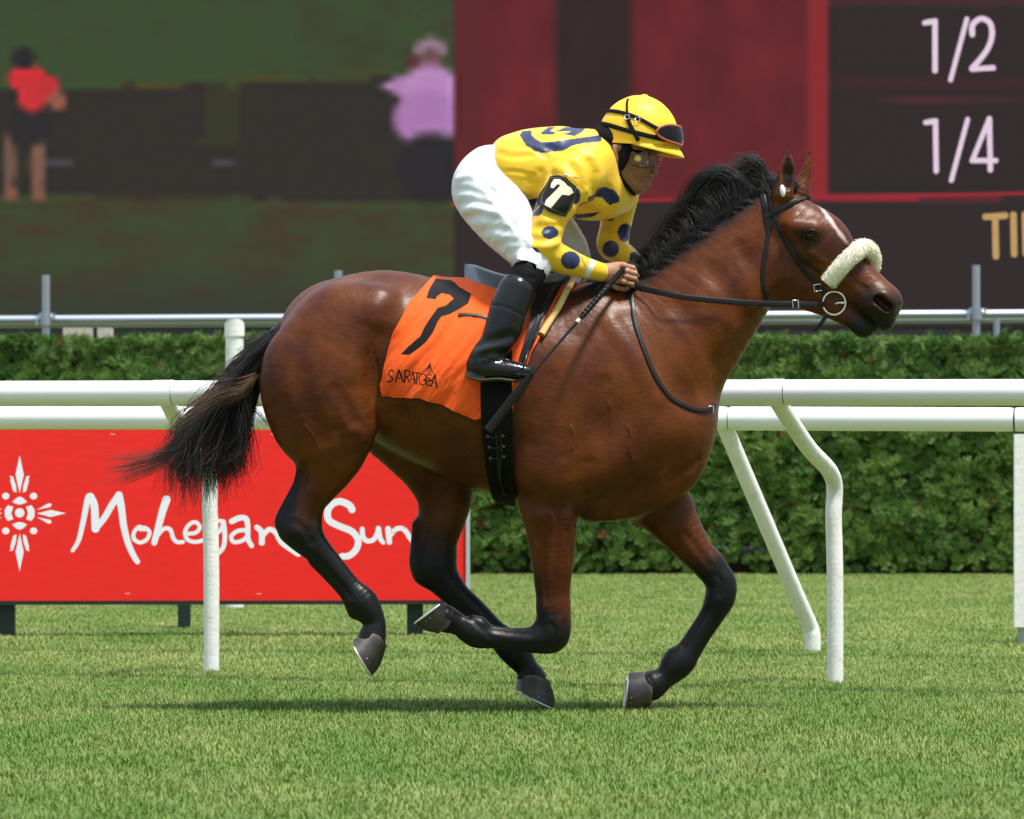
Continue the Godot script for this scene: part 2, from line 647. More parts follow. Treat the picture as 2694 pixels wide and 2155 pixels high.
func build_ground() -> void:
	var soil := paint(Color(0.21, 0.25, 0.095), 0.95, 0.2)
	var ramp := Gradient.new()
	ramp.set_color(0, Color(0.80, 0.80, 0.72)); ramp.set_color(1, Color(1.0, 1.0, 0.95))
	soil.albedo_texture = noise_tex(0.02, 512, false, 1.0, ramp)
	relief(soil, noise_tex(0.05, 256, true, 6.0), 0.9, 0.8)
	var plane := PlaneMesh.new()
	plane.size = Vector2(500, 500)
	var g := part("ground", plane, soil)
	g.position = Vector3(0, 0, -150)
	tag(g, "mown green turf of the racecourse with straw coloured patches", "", "", "structure")
	var grass := paint(Color.WHITE, 0.55, 0.35)
	grass.vertex_color_use_as_albedo = true
	grass.backlight_enabled = true
	grass.backlight = Color(0.6, 0.7, 0.35)
	var zones := [[4.9, -3.2, 900.0, 0.027, 0.026], [-3.2, -10.0, 520.0, 0.027, 0.032], [-10.0, -18.3, 330.0, 0.027, 0.04]]
	var variant := 0
	for zn in zones:
		var turf := base("grass")
		tag(turf, ["short green turf blades", "yellowish turf blades", "distant turf blades"][zones.find(zn)] + " growing all over the " + ["near", "middle", "far"][zones.find(zn)] + " track", "grass", "", "stuff")
		for t in 3:
			variant += 1
			var mm := MultiMesh.new()
			mm.transform_format = MultiMesh.TRANSFORM_3D
			mm.use_colors = true
			mm.mesh = blade_tuft(100 + variant, 17, zn[3], zn[4])
			var put: Array[Transform3D] = []
			var tint: Array[Color] = []
			var z: float = zn[0]
			while z > zn[1]:
				var strip := 0.25
				var half := (DIST - z) * 0.1305 + 1.6
				var count := int(2.0 * half * strip * zn[2] / 3.0)
				for i in count:
					var p := Vector3(rng.randf_range(-half, half), 0.0, z - rng.randf() * strip)
					var b := Basis(Vector3.UP, rng.randf() * TAU).scaled(Vector3.ONE * rng.randf_range(0.7, 1.25))
					put.append(Transform3D(b, p))
					var patch := noise.get_noise_2d(p.x * 0.9, p.z * 0.5) * 0.8 + noise.get_noise_2d(p.x * 4.1, p.z * 3.3) * 0.5 + rng.randfn(0, 0.16)
					var green := Color(0.125, 0.216, 0.046)
					var dry := Color(0.285, 0.310, 0.118)
					var c := green.lerp(dry, clampf(0.31 + patch * 0.75 + 0.2 * smoothstep(0.5, -4.0, p.z), 0, 1)) * rng.randf_range(0.8, 1.2)
					c.a = 1.0
					tint.append(c)
				z -= strip
			mm.instance_count = put.size()
			for i in put.size():
				mm.set_instance_transform(i, put[i])
				mm.set_instance_color(i, tint[i])
			var o := MultiMeshInstance3D.new()
			o.name = "blades"
			o.multimesh = mm
			o.material_override = grass
			turf.add_child(o, true)
			o.set_meta("kind", "stuff")


# ---------------------------------------------------------------- hedge
func hedge_spray(seed_: int) -> ArrayMesh:
	# a flat, forked fan of scale leaves, as on a clipped arborvitae
	var r := RandomNumberGenerator.new()
	r.seed = seed_
	var s := Shape.new()
	for arm in 7:
		var ang := lerpf(-1.05, 1.05, arm / 6.0) + r.randfn(0, 0.1)
		var long := (1.0 - absf(ang) * 0.35) * r.randf_range(0.75, 1.1)
		var bend := r.randfn(0, 0.25)
		for k in 4:
			var t := (k + 0.6) / 4.2
			var p := Vector3(sin(ang) * long * t, cos(ang) * long * t, bend * t * t)
			for sd in [-1.0, 0.0, 1.0]:
				var a2: float = ang + sd * 0.65 + r.randfn(0, 0.1)
				var dir := Vector3(sin(a2), cos(a2), r.randfn(bend * 0.5, 0.25)).normalized()
				var across := dir.cross(Vector3(r.randfn(0, 0.3), r.randfn(0, 0.3), 1)).normalized()
				var l := r.randf_range(0.20, 0.30)
				var w := r.randf_range(0.035, 0.055)
				var n := across.cross(dir).normalized()
				if n.z < 0.0: n = -n
				var c := Color.WHITE * r.randf_range(0.8, 1.2)
				var i0 := s.vert(p, n, c); var i1 := s.vert(p + dir * l * 0.5 + across * w, n, c); var i2 := s.vert(p + dir * l, n, c); var i3 := s.vert(p + dir * l * 0.5 - across * w, n, c)
				s.quad(i0, i1, i2, i3)
	return s.mesh()


func build_hedge() -> void:
	var leaf := paint(Color.WHITE, 0.5, 0.4)
	leaf.vertex_color_use_as_albedo = true
	leaf.backlight_enabled = true
	leaf.backlight = Color(0.35, 0.45, 0.2)
	var h := base("hedge", Vector3(0, 0, -18.0))
	tag(h, "long clipped evergreen hedge behind the white rails", "hedge")
	var wood := paint(Color(0.07, 0.06, 0.035), 0.9, 0.2)
	var core := Shape.new()
	core.box(Vector3(0, 0.93, -0.75), Vector3(7.6, 0.92, 0.45))
	part("branches", core.mesh(), relief(wood, noise_tex(0.05, 256, true, 8.0), 2.0, 1.0), h)
	var stem := Shape.new()
	for i in 34:
		var x := -7.4 + i * 0.45 + rng.randfn(0, 0.06)
		stem.tube(PackedVector3Array([Vector3(x, 0, -0.6), Vector3(x + rng.randfn(0, 0.03), 0.3, -0.6)]), PackedFloat32Array([0.035, 0.028]), 7, false)
	tag(part("stem", stem.mesh(), paint(Color(0.05, 0.035, 0.022), 0.9), h), "row of thin dark stems under the leaves", "", "", "stuff")
	for t in 3:
		var mm := MultiMesh.new()
		mm.transform_format = MultiMesh.TRANSFORM_3D
		mm.use_colors = true
		mm.mesh = hedge_spray(40 + t)
		var put: Array[Transform3D] = []
		var tint: Array[Color] = []
		for i in 13000:
			var x := rng.randf_range(-7.6, 7.6)
			var p := Vector3.ZERO
			var out := Vector3(0, 0.35, 1)
			var lump := noise.get_noise_3d(x * 2.2, 5.0, i % 7 * 0.0) * 0.06
			if rng.randf() < 0.80:
				var y := pow(rng.randf(), 0.9) * 1.90 + 0.02
				var deep := absf(rng.randfn(0, 0.11))
				var round_top := maxf(0.0, y - 1.65) * 0.6
				p = Vector3(x, y, -deep - round_top + noise.get_noise_2d(x * 3.0, y * 3.0) * 0.13)
				if y < 0.2 and rng.randf() < 0.3: continue
				out = Vector3(0, 0.25 + maxf(0, y - 1.6) * 2.0, 1)
			else:
				p = Vector3(x, 1.915 + rng.randfn(0, 0.02) + lump, -rng.randf() * 1.2)
				out = Vector3(0, 1, 0.35)
			out = (out + Vector3(rng.randfn(0, 0.35), rng.randfn(0, 0.3), rng.randfn(0, 0.2))).normalized()
			var up := (Vector3(rng.randfn(0, 0.45), 1.0, 0.45) if p.y < 1.85 else Vector3(rng.randfn(0, 0.5), 0.8, 0.6)).normalized()
			up = (up - out * up.dot(out) * 0.75).normalized()
			var side := up.cross(out).normalized()
			var sc := rng.randf_range(0.05, 0.085)
			put.append(Transform3D(Basis(side, up, side.cross(up)) * sc, p))
			var warm := rng.randf() * 0.6 + noise.get_noise_2d(x * 1.3, p.y * 2.0 + 9.0) * 0.5
			var c := Color(0.055, 0.135, 0.018).lerp(Color(0.16, 0.26, 0.036), clampf(warm, 0, 1))
			if rng.randf() < 0.012: c = Color(0.17, 0.06, 0.018)
			tint.append(c)
		mm.instance_count = put.size()
		for i in put.size():
			mm.set_instance_transform(i, put[i])
			mm.set_instance_color(i, tint[i])
		var o := MultiMeshInstance3D.new()
		o.name = "foliage"
		o.multimesh = mm
		o.material_override = leaf
		h.add_child(o, true)
		o.set_meta("kind", "stuff")
	# a low dark pipe that shows at the foot of the hedge, right of the chest
	var pipe := Shape.new()
	pipe.tube(PackedVector3Array([at(1876, 1446, -18.12), at(2012, 1450, -18.12)]), PackedFloat32Array([0.045, 0.045]), 12)
	tag(part("water_pipe", pipe.mesh(), paint(Color(0.02, 0.022, 0.026), 0.35)), "short dark plastic pipe lying in the foot of the hedge", "pipe")
	# kerb blocks behind the hedge
	for i in 2:
		var bl := Shape.new()
		var c := at(205 + i * 72, 868, -20.5)
		bl.box(c - Vector3(0, 0.9, 0), Vector3(0.12 if i == 0 else 0.06, 0.915, 0.1))
		tag(part("concrete_block", bl.mesh(), relief(paint(Color(0.52, 0.49, 0.40), 0.9), noise_tex(0.05, 128, true, 3.0), 4.0, 0.4)), ["wide", "narrow"][i] + " cream concrete block peeping over the hedge at left", "block", "concrete blocks behind the hedge")


# ---------------------------------------------------------------- the big screen
func sN(list: Array) -> Array:
	return v2(list, 0.55, Vector2(-500, -500))


func build_screen() -> void:
	var K := 0.25
	var W := int(3700 * K); var H := int(1360 * K)
	var img := Image.create(W, H, false, Image.FORMAT_RGB8)
	for y in H:
		for x in W:
			var nx := x / K - 500.0
			var ny := y / K - 500.0
			var c: Color
			if nx < 1185.0:
				var a := noise.get_noise_2d(nx * 0.004, ny * 0.011) + 0.5 * noise.get_noise_2d(nx * 0.011 + 40, ny * 0.03)
				if ny < 215.0 + a * 14.0 - (nx - 700.0) * 0.03:
					c = Color8(58, 76, 42).lerp(Color8(60, 54, 36), clampf(a * 0.6 + (0.25 if nx > 780 else -0.05), 0, 1))
				elif ny < 515.0 + (nx - 200.0) * 0.012 + a * 6.0:
					c = Color8(46, 40, 36).lerp(Color8(50, 46, 32), clampf(a + 0.1, 0, 1))
					if absf(nx - 580.0) < 45.0 + a * 20.0 and ny < 380.0: c = c.lerp(Color8(54, 58, 30), 0.7)
				else:
					c = Color8(60, 70, 40).lerp(Color8(70, 54, 36), clampf(a * 1.1 + 0.25, 0, 1))
					c = c.lerp(Color8(46, 54, 48), clampf((ny - 690.0) / 220.0, 0, 0.8))
				# the amber edge of the far hedge
				var edge := absf(ny - (205.0 - (nx - 700.0) * 0.06))
				if nx > 200.0: c = c.lerp(Color8(86, 66, 28), clampf(1.0 - edge / 9.0, 0, 1) * clampf(0.55 + a * 0.5, 0, 1))
				# two onlookers standing far off on the relayed picture
				for e in [[20, 430, 17, 82, 112, 82, 72], [94, 428, 19, 84, 122, 88, 74], [24, 508, 22, 14, 124, 82, 66], [100, 510, 22, 14, 124, 82, 66], [74, 330, 58, 46, 42, 36, 38], [70, 205, 48, 34, 212, 42, 50], [82, 245, 36, 46, 206, 46, 50], [128, 232, 26, 32, 196, 44, 48], [148, 262, 24, 22, 150, 86, 70], [60, 150, 28, 26, 40, 34, 38], [1085, 160, 24, 22, 84, 52, 46], [1130, 128, 38, 30, 152, 122, 142], [1130, 160, 30, 30, 112, 78, 82], [1060, 224, 52, 20, 182, 132, 186], [1130, 240, 72, 66, 190, 138, 194], [1120, 310, 82, 66, 176, 124, 182], [1130, 440, 78, 84, 38, 34, 38]]:
					var f := 1.25 - Vector2((nx - e[0]) / e[2], (ny - e[1]) / e[3]).length()
					if f > 0.0: c = c.lerp(Color8(e[4], e[5], e[6]), clampf(f * 3.0, 0, 1))
				if absf(ny - 422) < 6 and (absf(nx - 585) < 32 or absf(nx - 155) < 40): c = Color8(96, 96, 118)
			else:
				var line := 531.0 - (nx - 1190.0) * 0.018
				if ny < line:
					var red := nx < 1458.0 or nx > 1658.0 and nx < 2175.0
					var soft := 0.85 + 0.15 * noise.get_noise_2d(nx * 0.006, ny * 0.004)
					c = (Color8(122, 34, 42) if red else Color8(56, 36, 36)) * soft
					if nx < 1260.0: c = c.lerp(Color8(92, 32, 38), 0.7)
					if nx > 2130.0 and nx < 2176.0: c = Color8(140, 36, 40)
					if nx >= 2175.0:
						c = Color8(45, 33, 34)
						var g1 := clampf(1.0 - absf(ny - (268 - (nx - 2280) * 0.03)) / 8.0, 0, 1) * clampf((nx - 2220) / 120.0, 0, 1) * (1.0 - clampf((nx - 2400) / 200.0, 0, 0.6))
						var g2 := clampf(1.0 - absf(ny - 8) / 7.0, 0, 1)
						c = c.lerp(Color8(128, 44, 60), maxf(g1, g2) * 0.85)
						c = c.lerp(Color8(80, 32, 40), clampf(1.0 - absf(ny - 215) / 30.0, 0, 1) * 0.5)
				elif ny < line + 11.0:
					c = Color8(160, 34, 48) if nx > 2000.0 else Color8(128, 34, 44)
				else:
					c = Color8(46, 35, 35)
			img.set_pixel(x, y, c * 0.98)
	img.resize(int(3700 * 0.055), int(1360 * 0.055), Image.INTERPOLATE_TRILINEAR)
	K = 0.55
	W = int(3700 * K); H = int(1360 * K)
	img.resize(W, H, Image.INTERPOLATE_CUBIC)
	var white := Color8(250, 214, 244)
	var o := Vector2.ZERO
	var q := func(list: Array) -> Array:
		var out := []
		for i in range(0, list.size(), 2): out.append(Vector2((1900.0 + list[i] / 1.96 + 500.0) * K, (list[i + 1] / 1.96 + 500.0) * K))
		return out
	var w := 29.0 / 1.96 * K
	stroke(img, q.call([1045, 118, 1098, 108, 1098, 365]), w, w, white)
	stroke(img, q.call([1262, 98, 1178, 412]), w * 0.9, w * 0.9, white)
	stroke(img, curve2(q.call([1290, 178, 1292, 128, 1335, 96, 1380, 118, 1392, 178, 1372, 246, 1330, 306, 1288, 352])), w, w, white)
	stroke(img, q.call([1288, 356, 1398, 350]), w, w, white)
	stroke(img, q.call([1050, 632, 1100, 624, 1104, 882]), w, w, white)
	stroke(img, q.call([1266, 616, 1182, 930]), w * 0.9, w * 0.9, white)
	stroke(img, q.call([1378, 612, 1290, 828, 1412, 828]), w * 0.95, w * 0.95, white)
	stroke(img, q.call([1378, 612, 1383, 876]), w, w, white)
	stroke(img, sN([1190, 536, 3190, 500]), 10 * K, 10 * K, Color8(150, 34, 46))
	var gold := Color8(196, 158, 100)
	stroke(img, q.call([1358, 1118, 1460, 1112]), w * 1.2, w * 1.2, gold)
	stroke(img, q.call([1408, 1118, 1412, 1322]), w * 1.2, w * 1.2, gold)
	stroke(img, q.call([1502, 1108, 1506, 1310]), w * 1.2, w * 1.2, gold)
	stroke(img, q.call([1562, 1106, 1566, 1306]), w * 1.2, w * 1.2, gold)
	# rows of light points
	for y in H:
		var f: float = [1.22, 1.0, 0.66][y % 3]
		for x in W:
			img.set_pixel(x, y, img.get_pixel(x, y) * (f * (1.0 if x % 3 else 0.88)))
	var lit := paint(Color(0.012, 0.012, 0.013), 0.8, 0.12)
	lit.emission_enabled = true
	lit.emission = Color.BLACK
	lit.emission_texture = ImageTexture.create_from_image(img)
	lit.emission_energy_multiplier = 0.56
	var z := -29.0
	var s := base("screen", Vector3(0, 0, z))
	tag(s, "huge video board showing a relayed picture and red results panel", "screen")
	var lo := at(-500, 860, z); var hi := at(3200, -500, z)
	var shape := Shape.new()
	var ids := [shape.vert(Vector3(lo.x, lo.y, 0), Vector3.BACK, Color.WHITE, Vector2(0, 1)), shape.vert(Vector3(hi.x, lo.y, 0), Vector3.BACK, Color.WHITE, Vector2(1, 1)), shape.vert(Vector3(hi.x, hi.y, 0), Vector3.BACK, Color.WHITE, Vector2(1, 0)), shape.vert(Vector3(lo.x, hi.y, 0), Vector3.BACK, Color.WHITE, Vector2(0, 0))]
	shape.quad(ids[0], ids[1], ids[2], ids[3])
	part("display", shape.mesh(), lit, s)
	var back := Shape.new()
	back.box(Vector3((lo.x + hi.x) * 0.5, (lo.y + hi.y) * 0.5, -0.41), Vector3((hi.x - lo.x) * 0.5 + 0.15, (hi.y - lo.y) * 0.5 + 0.15, 0.4))
	part("cabinet", back.mesh(), M.black, s)
	for x in [-7.0, -2.4, 2.4, 7.0]:
		var leg := Shape.new()
		leg.box(Vector3(x, lo.y * 0.5 - 0.08, -0.4), Vector3(0.2, lo.y * 0.5 - 0.08, 0.2))
		part("leg", leg.mesh(), M.black, s)
	var skirt := Shape.new()
	skirt.box(Vector3(0, lo.y * 0.5 - 0.09, -0.7), Vector3(9.0, lo.y * 0.5 - 0.09, 0.05))
	part("skirt", skirt.mesh(), paint(Color(0.008, 0.008, 0.009), 0.8, 0.2), s)


# ---------------------------------------------------------------- rails, posts and pipes
func build_fences() -> void:
	# galvanised pipe rail in front of the screen
	var z := -21.0
	var pf := base("pipe_rail", Vector3.ZERO)
	tag(pf, "galvanised grey pipe rail with clamped uprights below the screen", "railing")
	var t := Shape.new()
	t.tube(PackedVector3Array([at(-900, 848, z), at(3500, 822, z)]), PackedFloat32Array([0.042, 0.042]), 16)
	part("top_pipe", t.mesh(), M.steel, pf)
	t = Shape.new()
	t.tube(PackedVector3Array([at(-900, 863, z - 0.06), at(3500, 840, z - 0.06)]), PackedFloat32Array([0.017, 0.017]), 12)
	part("lower_pipe", t.mesh(), M.steel, pf)
	for p in [[121, 724, 840], [890, 712, 835], [1729, 705, 831], [2568, 698, 826]]:
		var top := at(p[0], p[1], z + 0.07)
		t = Shape.new()
		t.tube(PackedVector3Array([Vector3(top.x, 0, top.z), top]), PackedFloat32Array([0.036, 0.036]), 14)
		var post := part("upright", t.mesh(), M.steel, pf)
		var c := at(p[0], p[2], z + 0.03)
		var cl := Shape.new()
		cl.tube(PackedVector3Array([c - Vector3(0, 0.055, -0.04), c + Vector3(0, 0.055, 0.04)]), PackedFloat32Array([0.052, 0.052]), 14)
		cl.tube(PackedVector3Array([c - Vector3(0.06, 0, 0.02), c + Vector3(0.06, 0, -0.02)]), PackedFloat32Array([0.055, 0.055]), 14)
		cl.box(c + Vector3(0.075, 0.02, 0.05), Vector3(0.012, 0.03, 0.012))
		cl.box(c + Vector3(-0.075, -0.03, 0.05), Vector3(0.012, 0.03, 0.012))
		part("clamp", cl.mesh(), M.steel, post)
	var stub := Shape.new()
	var st := at(2622, 838, -20.6)
	stub.tube(PackedVector3Array([Vector3(st.x, 0, st.z), st]), PackedFloat32Array([0.028, 0.028]), 12)
	tag(part("short_post", stub.mesh(), M.steel), "short thin grey post behind the hedge at far right", "post")

	# near running rail: a fat white tube on goose-necked posts
	var r1 := base("running_rail")
	tag(r1, "white plastic running rail nearest the horse on bent posts", "railing")
	var la := at(455, 1034, -2.08); var lb := at(2062, 1033, -1.23)
	var along := (lb - la).normalized()
	var seg := (lb - la).length()
	for i in range(-1, 3):
		var p := la + along * seg * (i - 1); var q := la + along * seg * i
		t = Shape.new()
		t.tube(PackedVector3Array([p + along * 0.01, q - along * 0.09, q - along * 0.085, q, q + along * 0.004]), PackedFloat32Array([0.0505, 0.0505, 0.0525, 0.0535, 0.051]), 32)
		part("rail_tube", t.mesh(), M.white, r1)
	for i in range(-1, 3):
		var foot := at(556, 1774, -2.75).lerp(at(2197, 1803, -1.9), float(i))
		var head := la + along * (seg * i - 0.035)
		foot.y = 0.0
		var vert := Vector3(foot.x, 0, foot.z)
		var bend := Vector3(foot.x - 0.012, head.y - 0.33, foot.z + 0.03)
		var pts := smooth_line(PackedVector3Array([head - Vector3(0, 0.02, 0), head.lerp(bend, 0.55) - Vector3(0, 0.025, 0), bend, Vector3(foot.x - 0.006, head.y - 0.5, foot.z), Vector3(foot.x, head.y - 0.75, foot.z), vert - Vector3(0, 0.02, 0)]), 8)
		t = Shape.new()
		t.tube(pts, even(pts.size(), 0.0335), 20)
		part("post", t.mesh(), M.white_post, r1)

	# second running rail, behind: straight raking legs
	var r2 := base("running_rail")
	tag(r2, "second white running rail behind on straight raking legs", "railing")
	var ma := at(-420, 1099, -4.55); var mb := at(1915, 1101, -4.0); var mc := at(2668, 1104, -3.75)
	var lines := [[ma, mb], [mb, mc], [mc, mc + (mc - mb).normalized() * 1.6]]
	for l in lines:
		var dir: Vector3 = (l[1] - l[0]).normalized()
		t = Shape.new()
		t.tube(PackedVector3Array([l[0] + dir * 0.006, l[0] + dir * 0.02, l[1] - dir * 0.02, l[1] - dir * 0.002]), PackedFloat32Array([0.0525, 0.0545, 0.0545, 0.0525]), 32)
		part("rail_tube", t.mesh(), M.white, r2)
	t = Shape.new()
	t.tube(PackedVector3Array([mc - Vector3(0.008, 0, 0), mc + Vector3(0.008, 0, 0)]), PackedFloat32Array([0.0515, 0.0515]), 28)
	part("joint_ring", t.mesh(), M.black, r2)
	for ft in [at(2138, 1718, -4.67), at(-330, 1690, -5.3)]:
		var foot := Vector3(ft.x, 0, ft.z)
		var top: Vector3 = foot + Vector3(-0.42, 1.10, 0.62)
		if ft.x > 0: top = at(1900, 1106, -4.02)
		var low := foot + Vector3(-0.03, 0.16, 0.02)
		var pts := PackedVector3Array([top, top.lerp(low, 0.5), low.lerp(top, 0.12), low + Vector3(0.012, -0.02, -0.01), foot + Vector3(0.0, 0.08, 0), foot - Vector3(0, 0.02, 0)])
		pts = smooth_line(pts, 6)
		t = Shape.new()
		t.tube(pts, even(pts.size(), 0.038), 20)
		part("leg", t.mesh(), M.white_post, r2)
	# white panel at the right edge of the view
	var pn := Shape.new()
	var pa := at(2668, 1650, -5.4); var pb := at(2800, 1142, -5.4)
	pn.box(Vector3((pa.x + pb.x) * 0.5, (pa.y + pb.y) * 0.5, -5.4), Vector3((pb.x - pa.x) * 0.5, (pb.y - pa.y) * 0.5, 0.02))
	var panel := base("white_panel")
	tag(panel, "upright white panel standing at the right edge under the rail", "panel")
	part("board", pn.mesh(), M.white_post, panel)
	for x in [pa.x + 0.04, pb.x - 0.04]:
		pn = Shape.new()
		pn.box(Vector3(x, 0.35, -5.445), Vector3(0.015, 0.35, 0.02))
		part("stake", pn.mesh(), M.steel, panel)
	# bollard with a domed cap in front of the hedge
	var bz := -10.3
	var bt := at(617, 838, bz)
	var bo := base("bollard", Vector3(bt.x, 0, bt.z))
	tag(bo, "cream white round post with domed cap rising behind the tail", "post")
	t = Shape.new()
	t.tube(PackedVector3Array([Vector3.ZERO, Vector3(0, bt.y - 0.10, 0)]), PackedFloat32Array([0.056, 0.056]), 24)
	part("shaft", t.mesh(), M.white_post, bo)
	t = Shape.new()
	var dome := PackedVector3Array(); var dr := PackedFloat32Array()
	dome.append(Vector3(0, bt.y - 0.112, 0)); dr.append(0.062)
	for i in 9:
		var a := i / 8.0 * PI * 0.5
		dome.append(Vector3(0, bt.y - 0.045 + sin(a) * 0.045, 0)); dr.append(maxf(0.002, 0.062 * pow(cos(a), 0.7)))
	t.tube(dome, dr, 24)
	part("cap", t.mesh(), M.white_post, bo)


# ---------------------------------------------------------------- the red sponsor board
func build_board() -> void:
	var K := 0.62
	var ox := -300.0; var oy := 52.0
	var W := int((2112 - ox) * K); var H := int(796 * K)
	var img := Image.create(W, H, false, Image.FORMAT_RGB8)
	img.fill(Color8(238, 30, 24))
	for y in H:
		for x in W:
			img.set_pixel(x, y, Color8(238, 30, 24) * (1.0 + 0.035 * noise.get_noise_2d(x * 0.012, y * 0.05) + 0.02 * noise.get_noise_2d(x * 0.3, y * 0.3)))
	var off := Vector2(ox, oy)
	var wh := Color8(238, 238, 246)
	var w := func(list: Array, a: float, b: float) -> void: stroke(img, curve2(v2(list, K, off)), a * K * 1.25, b * K * 1.25, wh)
	w.call([326, 614, 352, 570, 372, 490, 395, 375, 408, 362], 14, 26)
	w.call([408, 362, 424, 400, 428, 460, 430, 512], 26, 30)
	w.call([430, 512, 470, 462, 505, 400, 536, 358], 22, 26)
	w.call([536, 356, 548, 420, 558, 500, 578, 580, 604, 640, 620, 666], 28, 20)
	w.call([652, 516, 628, 504, 604, 530, 606, 562, 634, 576, 664, 560, 674, 526, 652, 508, 634, 516], 15, 15)
	w.call([752, 376, 734, 430, 716, 500, 696, 578], 30, 22)
	w.call([706, 550, 738, 514, 768, 516, 782, 556, 800, 574, 826, 574], 16, 15)
	w.call([850, 536, 886, 530, 902, 504, 884, 482, 856, 492, 836, 526, 846, 562, 884, 574, 930, 562], 15, 15)
	w.call([1000, 476, 962, 480, 944, 512, 962, 540, 996, 520, 1010, 480], 15, 15)
	w.call([1010, 480, 1016, 540, 1010, 596, 982, 628, 950, 622], 18, 16)
	w.call([1048, 478, 1084, 462, 1112, 466, 1120, 500, 1122, 560, 1138, 592], 22, 18)
	w.call([1116, 520, 1078, 522, 1046, 546, 1056, 574, 1096, 568, 1120, 544], 16, 15)
	w.call([1162, 506, 1182, 528, 1184, 578], 20, 22)
	w.call([1186, 548, 1216, 516, 1246, 530, 1272, 574, 1310, 604, 1350, 630], 18, 22)
	w.call([1594, 424, 1580, 402, 1540, 386, 1504, 398, 1484, 430, 1490, 474, 1540, 502, 1594, 526, 1622, 566, 1612, 610, 1582, 638, 1548, 642], 26, 24)
	w.call([1640, 514, 1644, 548, 1662, 570, 1694, 562, 1714, 520], 18, 18)
	w.call([1714, 512, 1722, 556, 1736, 578], 20, 16)
	w.call([1758, 514, 1764, 576], 22, 20)
	w.call([1766, 546, 1796, 514, 1830, 516, 1856, 552, 1880, 582, 1912, 596], 18, 20)
	# the sunburst emblem
	var dot := func(x: float, y: float, rx: float, ry: float) -> void:
		var ring := PackedVector2Array()
		for i in 28: ring.append((Vector2(x + cos(TAU * i / 28) * rx, y + sin(TAU * i / 28) * ry) - off) * K)
		fill_shape(img, ring, wh)
	var poly := func(list: Array) -> void: fill_shape(img, PackedVector2Array(v2(list, K, off)), wh)
	dot.call(87, 438, 22, 22)
	for sx in [-1.0, 1.0]:
		for sy in [-1.0, 1.0]:
			dot.call(87 + sx * 63, 441 + sy * 81, 17, 16)
			poly.call([87 + sx * 76, 441 + sy * 16, 87 + sx * 130, 441 + sy * 48, 87 + sx * 146, 441 + sy * 44, 87 + sx * 140, 441 + sy * 30])
			poly.call([87 + sx * 14, 441 + sy * 96, 87 + sx * 46, 441 + sy * 176, 87 + sx * 30, 441 + sy * 172, 87 + sx * 16, 441 + sy * 130])
			poly.call([87 + sx * 14, 441 + sy * 96, 87 + sx * 30, 441 + sy * 104, 87 + sx * 44, 441 + sy * 160, 87 + sx * 28, 441 + sy * 150])
		poly.call([87 + sx * 76, 440, 87 + sx * 140, 424, 87 + sx * 212, 440, 87 + sx * 140, 458])
		poly.call([87 + sx * 28, 410, 87 + sx * 54, 402, 87 + sx * 68, 424, 87 + sx * 68, 454, 87 + sx * 54, 476, 87 + sx * 28, 468, 87 + sx * 38, 440])
	for sy in [-1.0, 1.0]:
		poly.call([87, 440 + sy * 92, 106, 440 + sy * 180, 87, 440 + sy * 272, 68, 440 + sy * 180])
		poly.call([52, 440 + sy * 52, 70, 440 + sy * 70, 87, 440 + sy * 78, 104, 440 + sy * 70, 122, 440 + sy * 52, 104, 440 + sy * 44, 87, 440 + sy * 40, 70, 440 + sy * 44])
	# small scuffs and staples
	for p in [[508, 72], [1235, 72], [575, 814], [1170, 816]]:
		stroke(img, v2([p[0] - 9, p[1], p[0] + 9, p[1]], K, off), 5 * K, 5 * K, Color8(200, 170, 180))
	for i in 26:
		var x := rng.randf_range(0, 2100); var y := rng.randf_range(60, 830)
		stroke(img, v2([x, y, x + rng.randf_range(4, 22), y + rng.randfn(0, 3)], K, off), 1.2, 0.8, Color8(206, 44, 38))
	var face := paint(Color.WHITE, 0.42, 0.5)
	face.albedo_texture = ImageTexture.create_from_image(img)
	var z := -6.2
	var lt := at(ox / 1.7248, 1131, z); var rt := at(1225, 1131, z - 0.1); var lb := at(ox / 1.7248, 1581, z); var rb := at(1225, 1592, z - 0.1)
	lb.x = lt.x; rb.x = rt.x; lb.z = lt.z; rb.z = rt.z; rt.y = lt.y; rb.y = lb.y
	var b := base("advertising_board", Vector3.ZERO)
	tag(b, "long red advertising board with white brush lettering behind the rails", "board")
	var back := (lb - lt).cross(rt - lt).normalized() * 0.012
	if back.z > 0: back = -back
	var s := Shape.new()
	var ids := [s.vert(lb, -back.normalized(), Color.WHITE, Vector2(0, 1)), s.vert(rb, -back.normalized(), Color.WHITE, Vector2(1, 1)), s.vert(rt, -back.normalized(), Color.WHITE, Vector2(1, 0)), s.vert(lt, -back.normalized(), Color.WHITE, Vector2(0, 0))]
	s.quad(ids[0], ids[1], ids[2], ids[3])
	part("printed_face", s.mesh(), face, b)
	s = Shape.new()
	var mid := (lb + rt) * 0.5 + back * 1.3
	var yaw := Basis(Vector3.UP, atan2(-(rt.z - lt.z), rt.x - lt.x))
	s.box(mid, Vector3((rt - lt).length() * 0.5 - 0.001, (lt.y - lb.y) * 0.5 - 0.001, 0.011), yaw)
	part("backing", s.mesh(), M.black, b)
	s = Shape.new()
	s.box((rb + rt) * 0.5 + Vector3(0.012, 0, -0.008), Vector3(0.0105, (lt.y - lb.y) * 0.5 + 0.01, 0.022), yaw)
	part("edge_strip", s.mesh(), paint(Color(0.42, 0.44, 0.46), 0.45), b)
	s = Shape.new()
	s.box((lb + rb) * 0.5 + back * 1.3 - Vector3(0, 0.011, 0), Vector3((rt - lt).length() * 0.5, 0.010, 0.018), yaw)
	part("bottom_batten", s.mesh(), M.black, b)
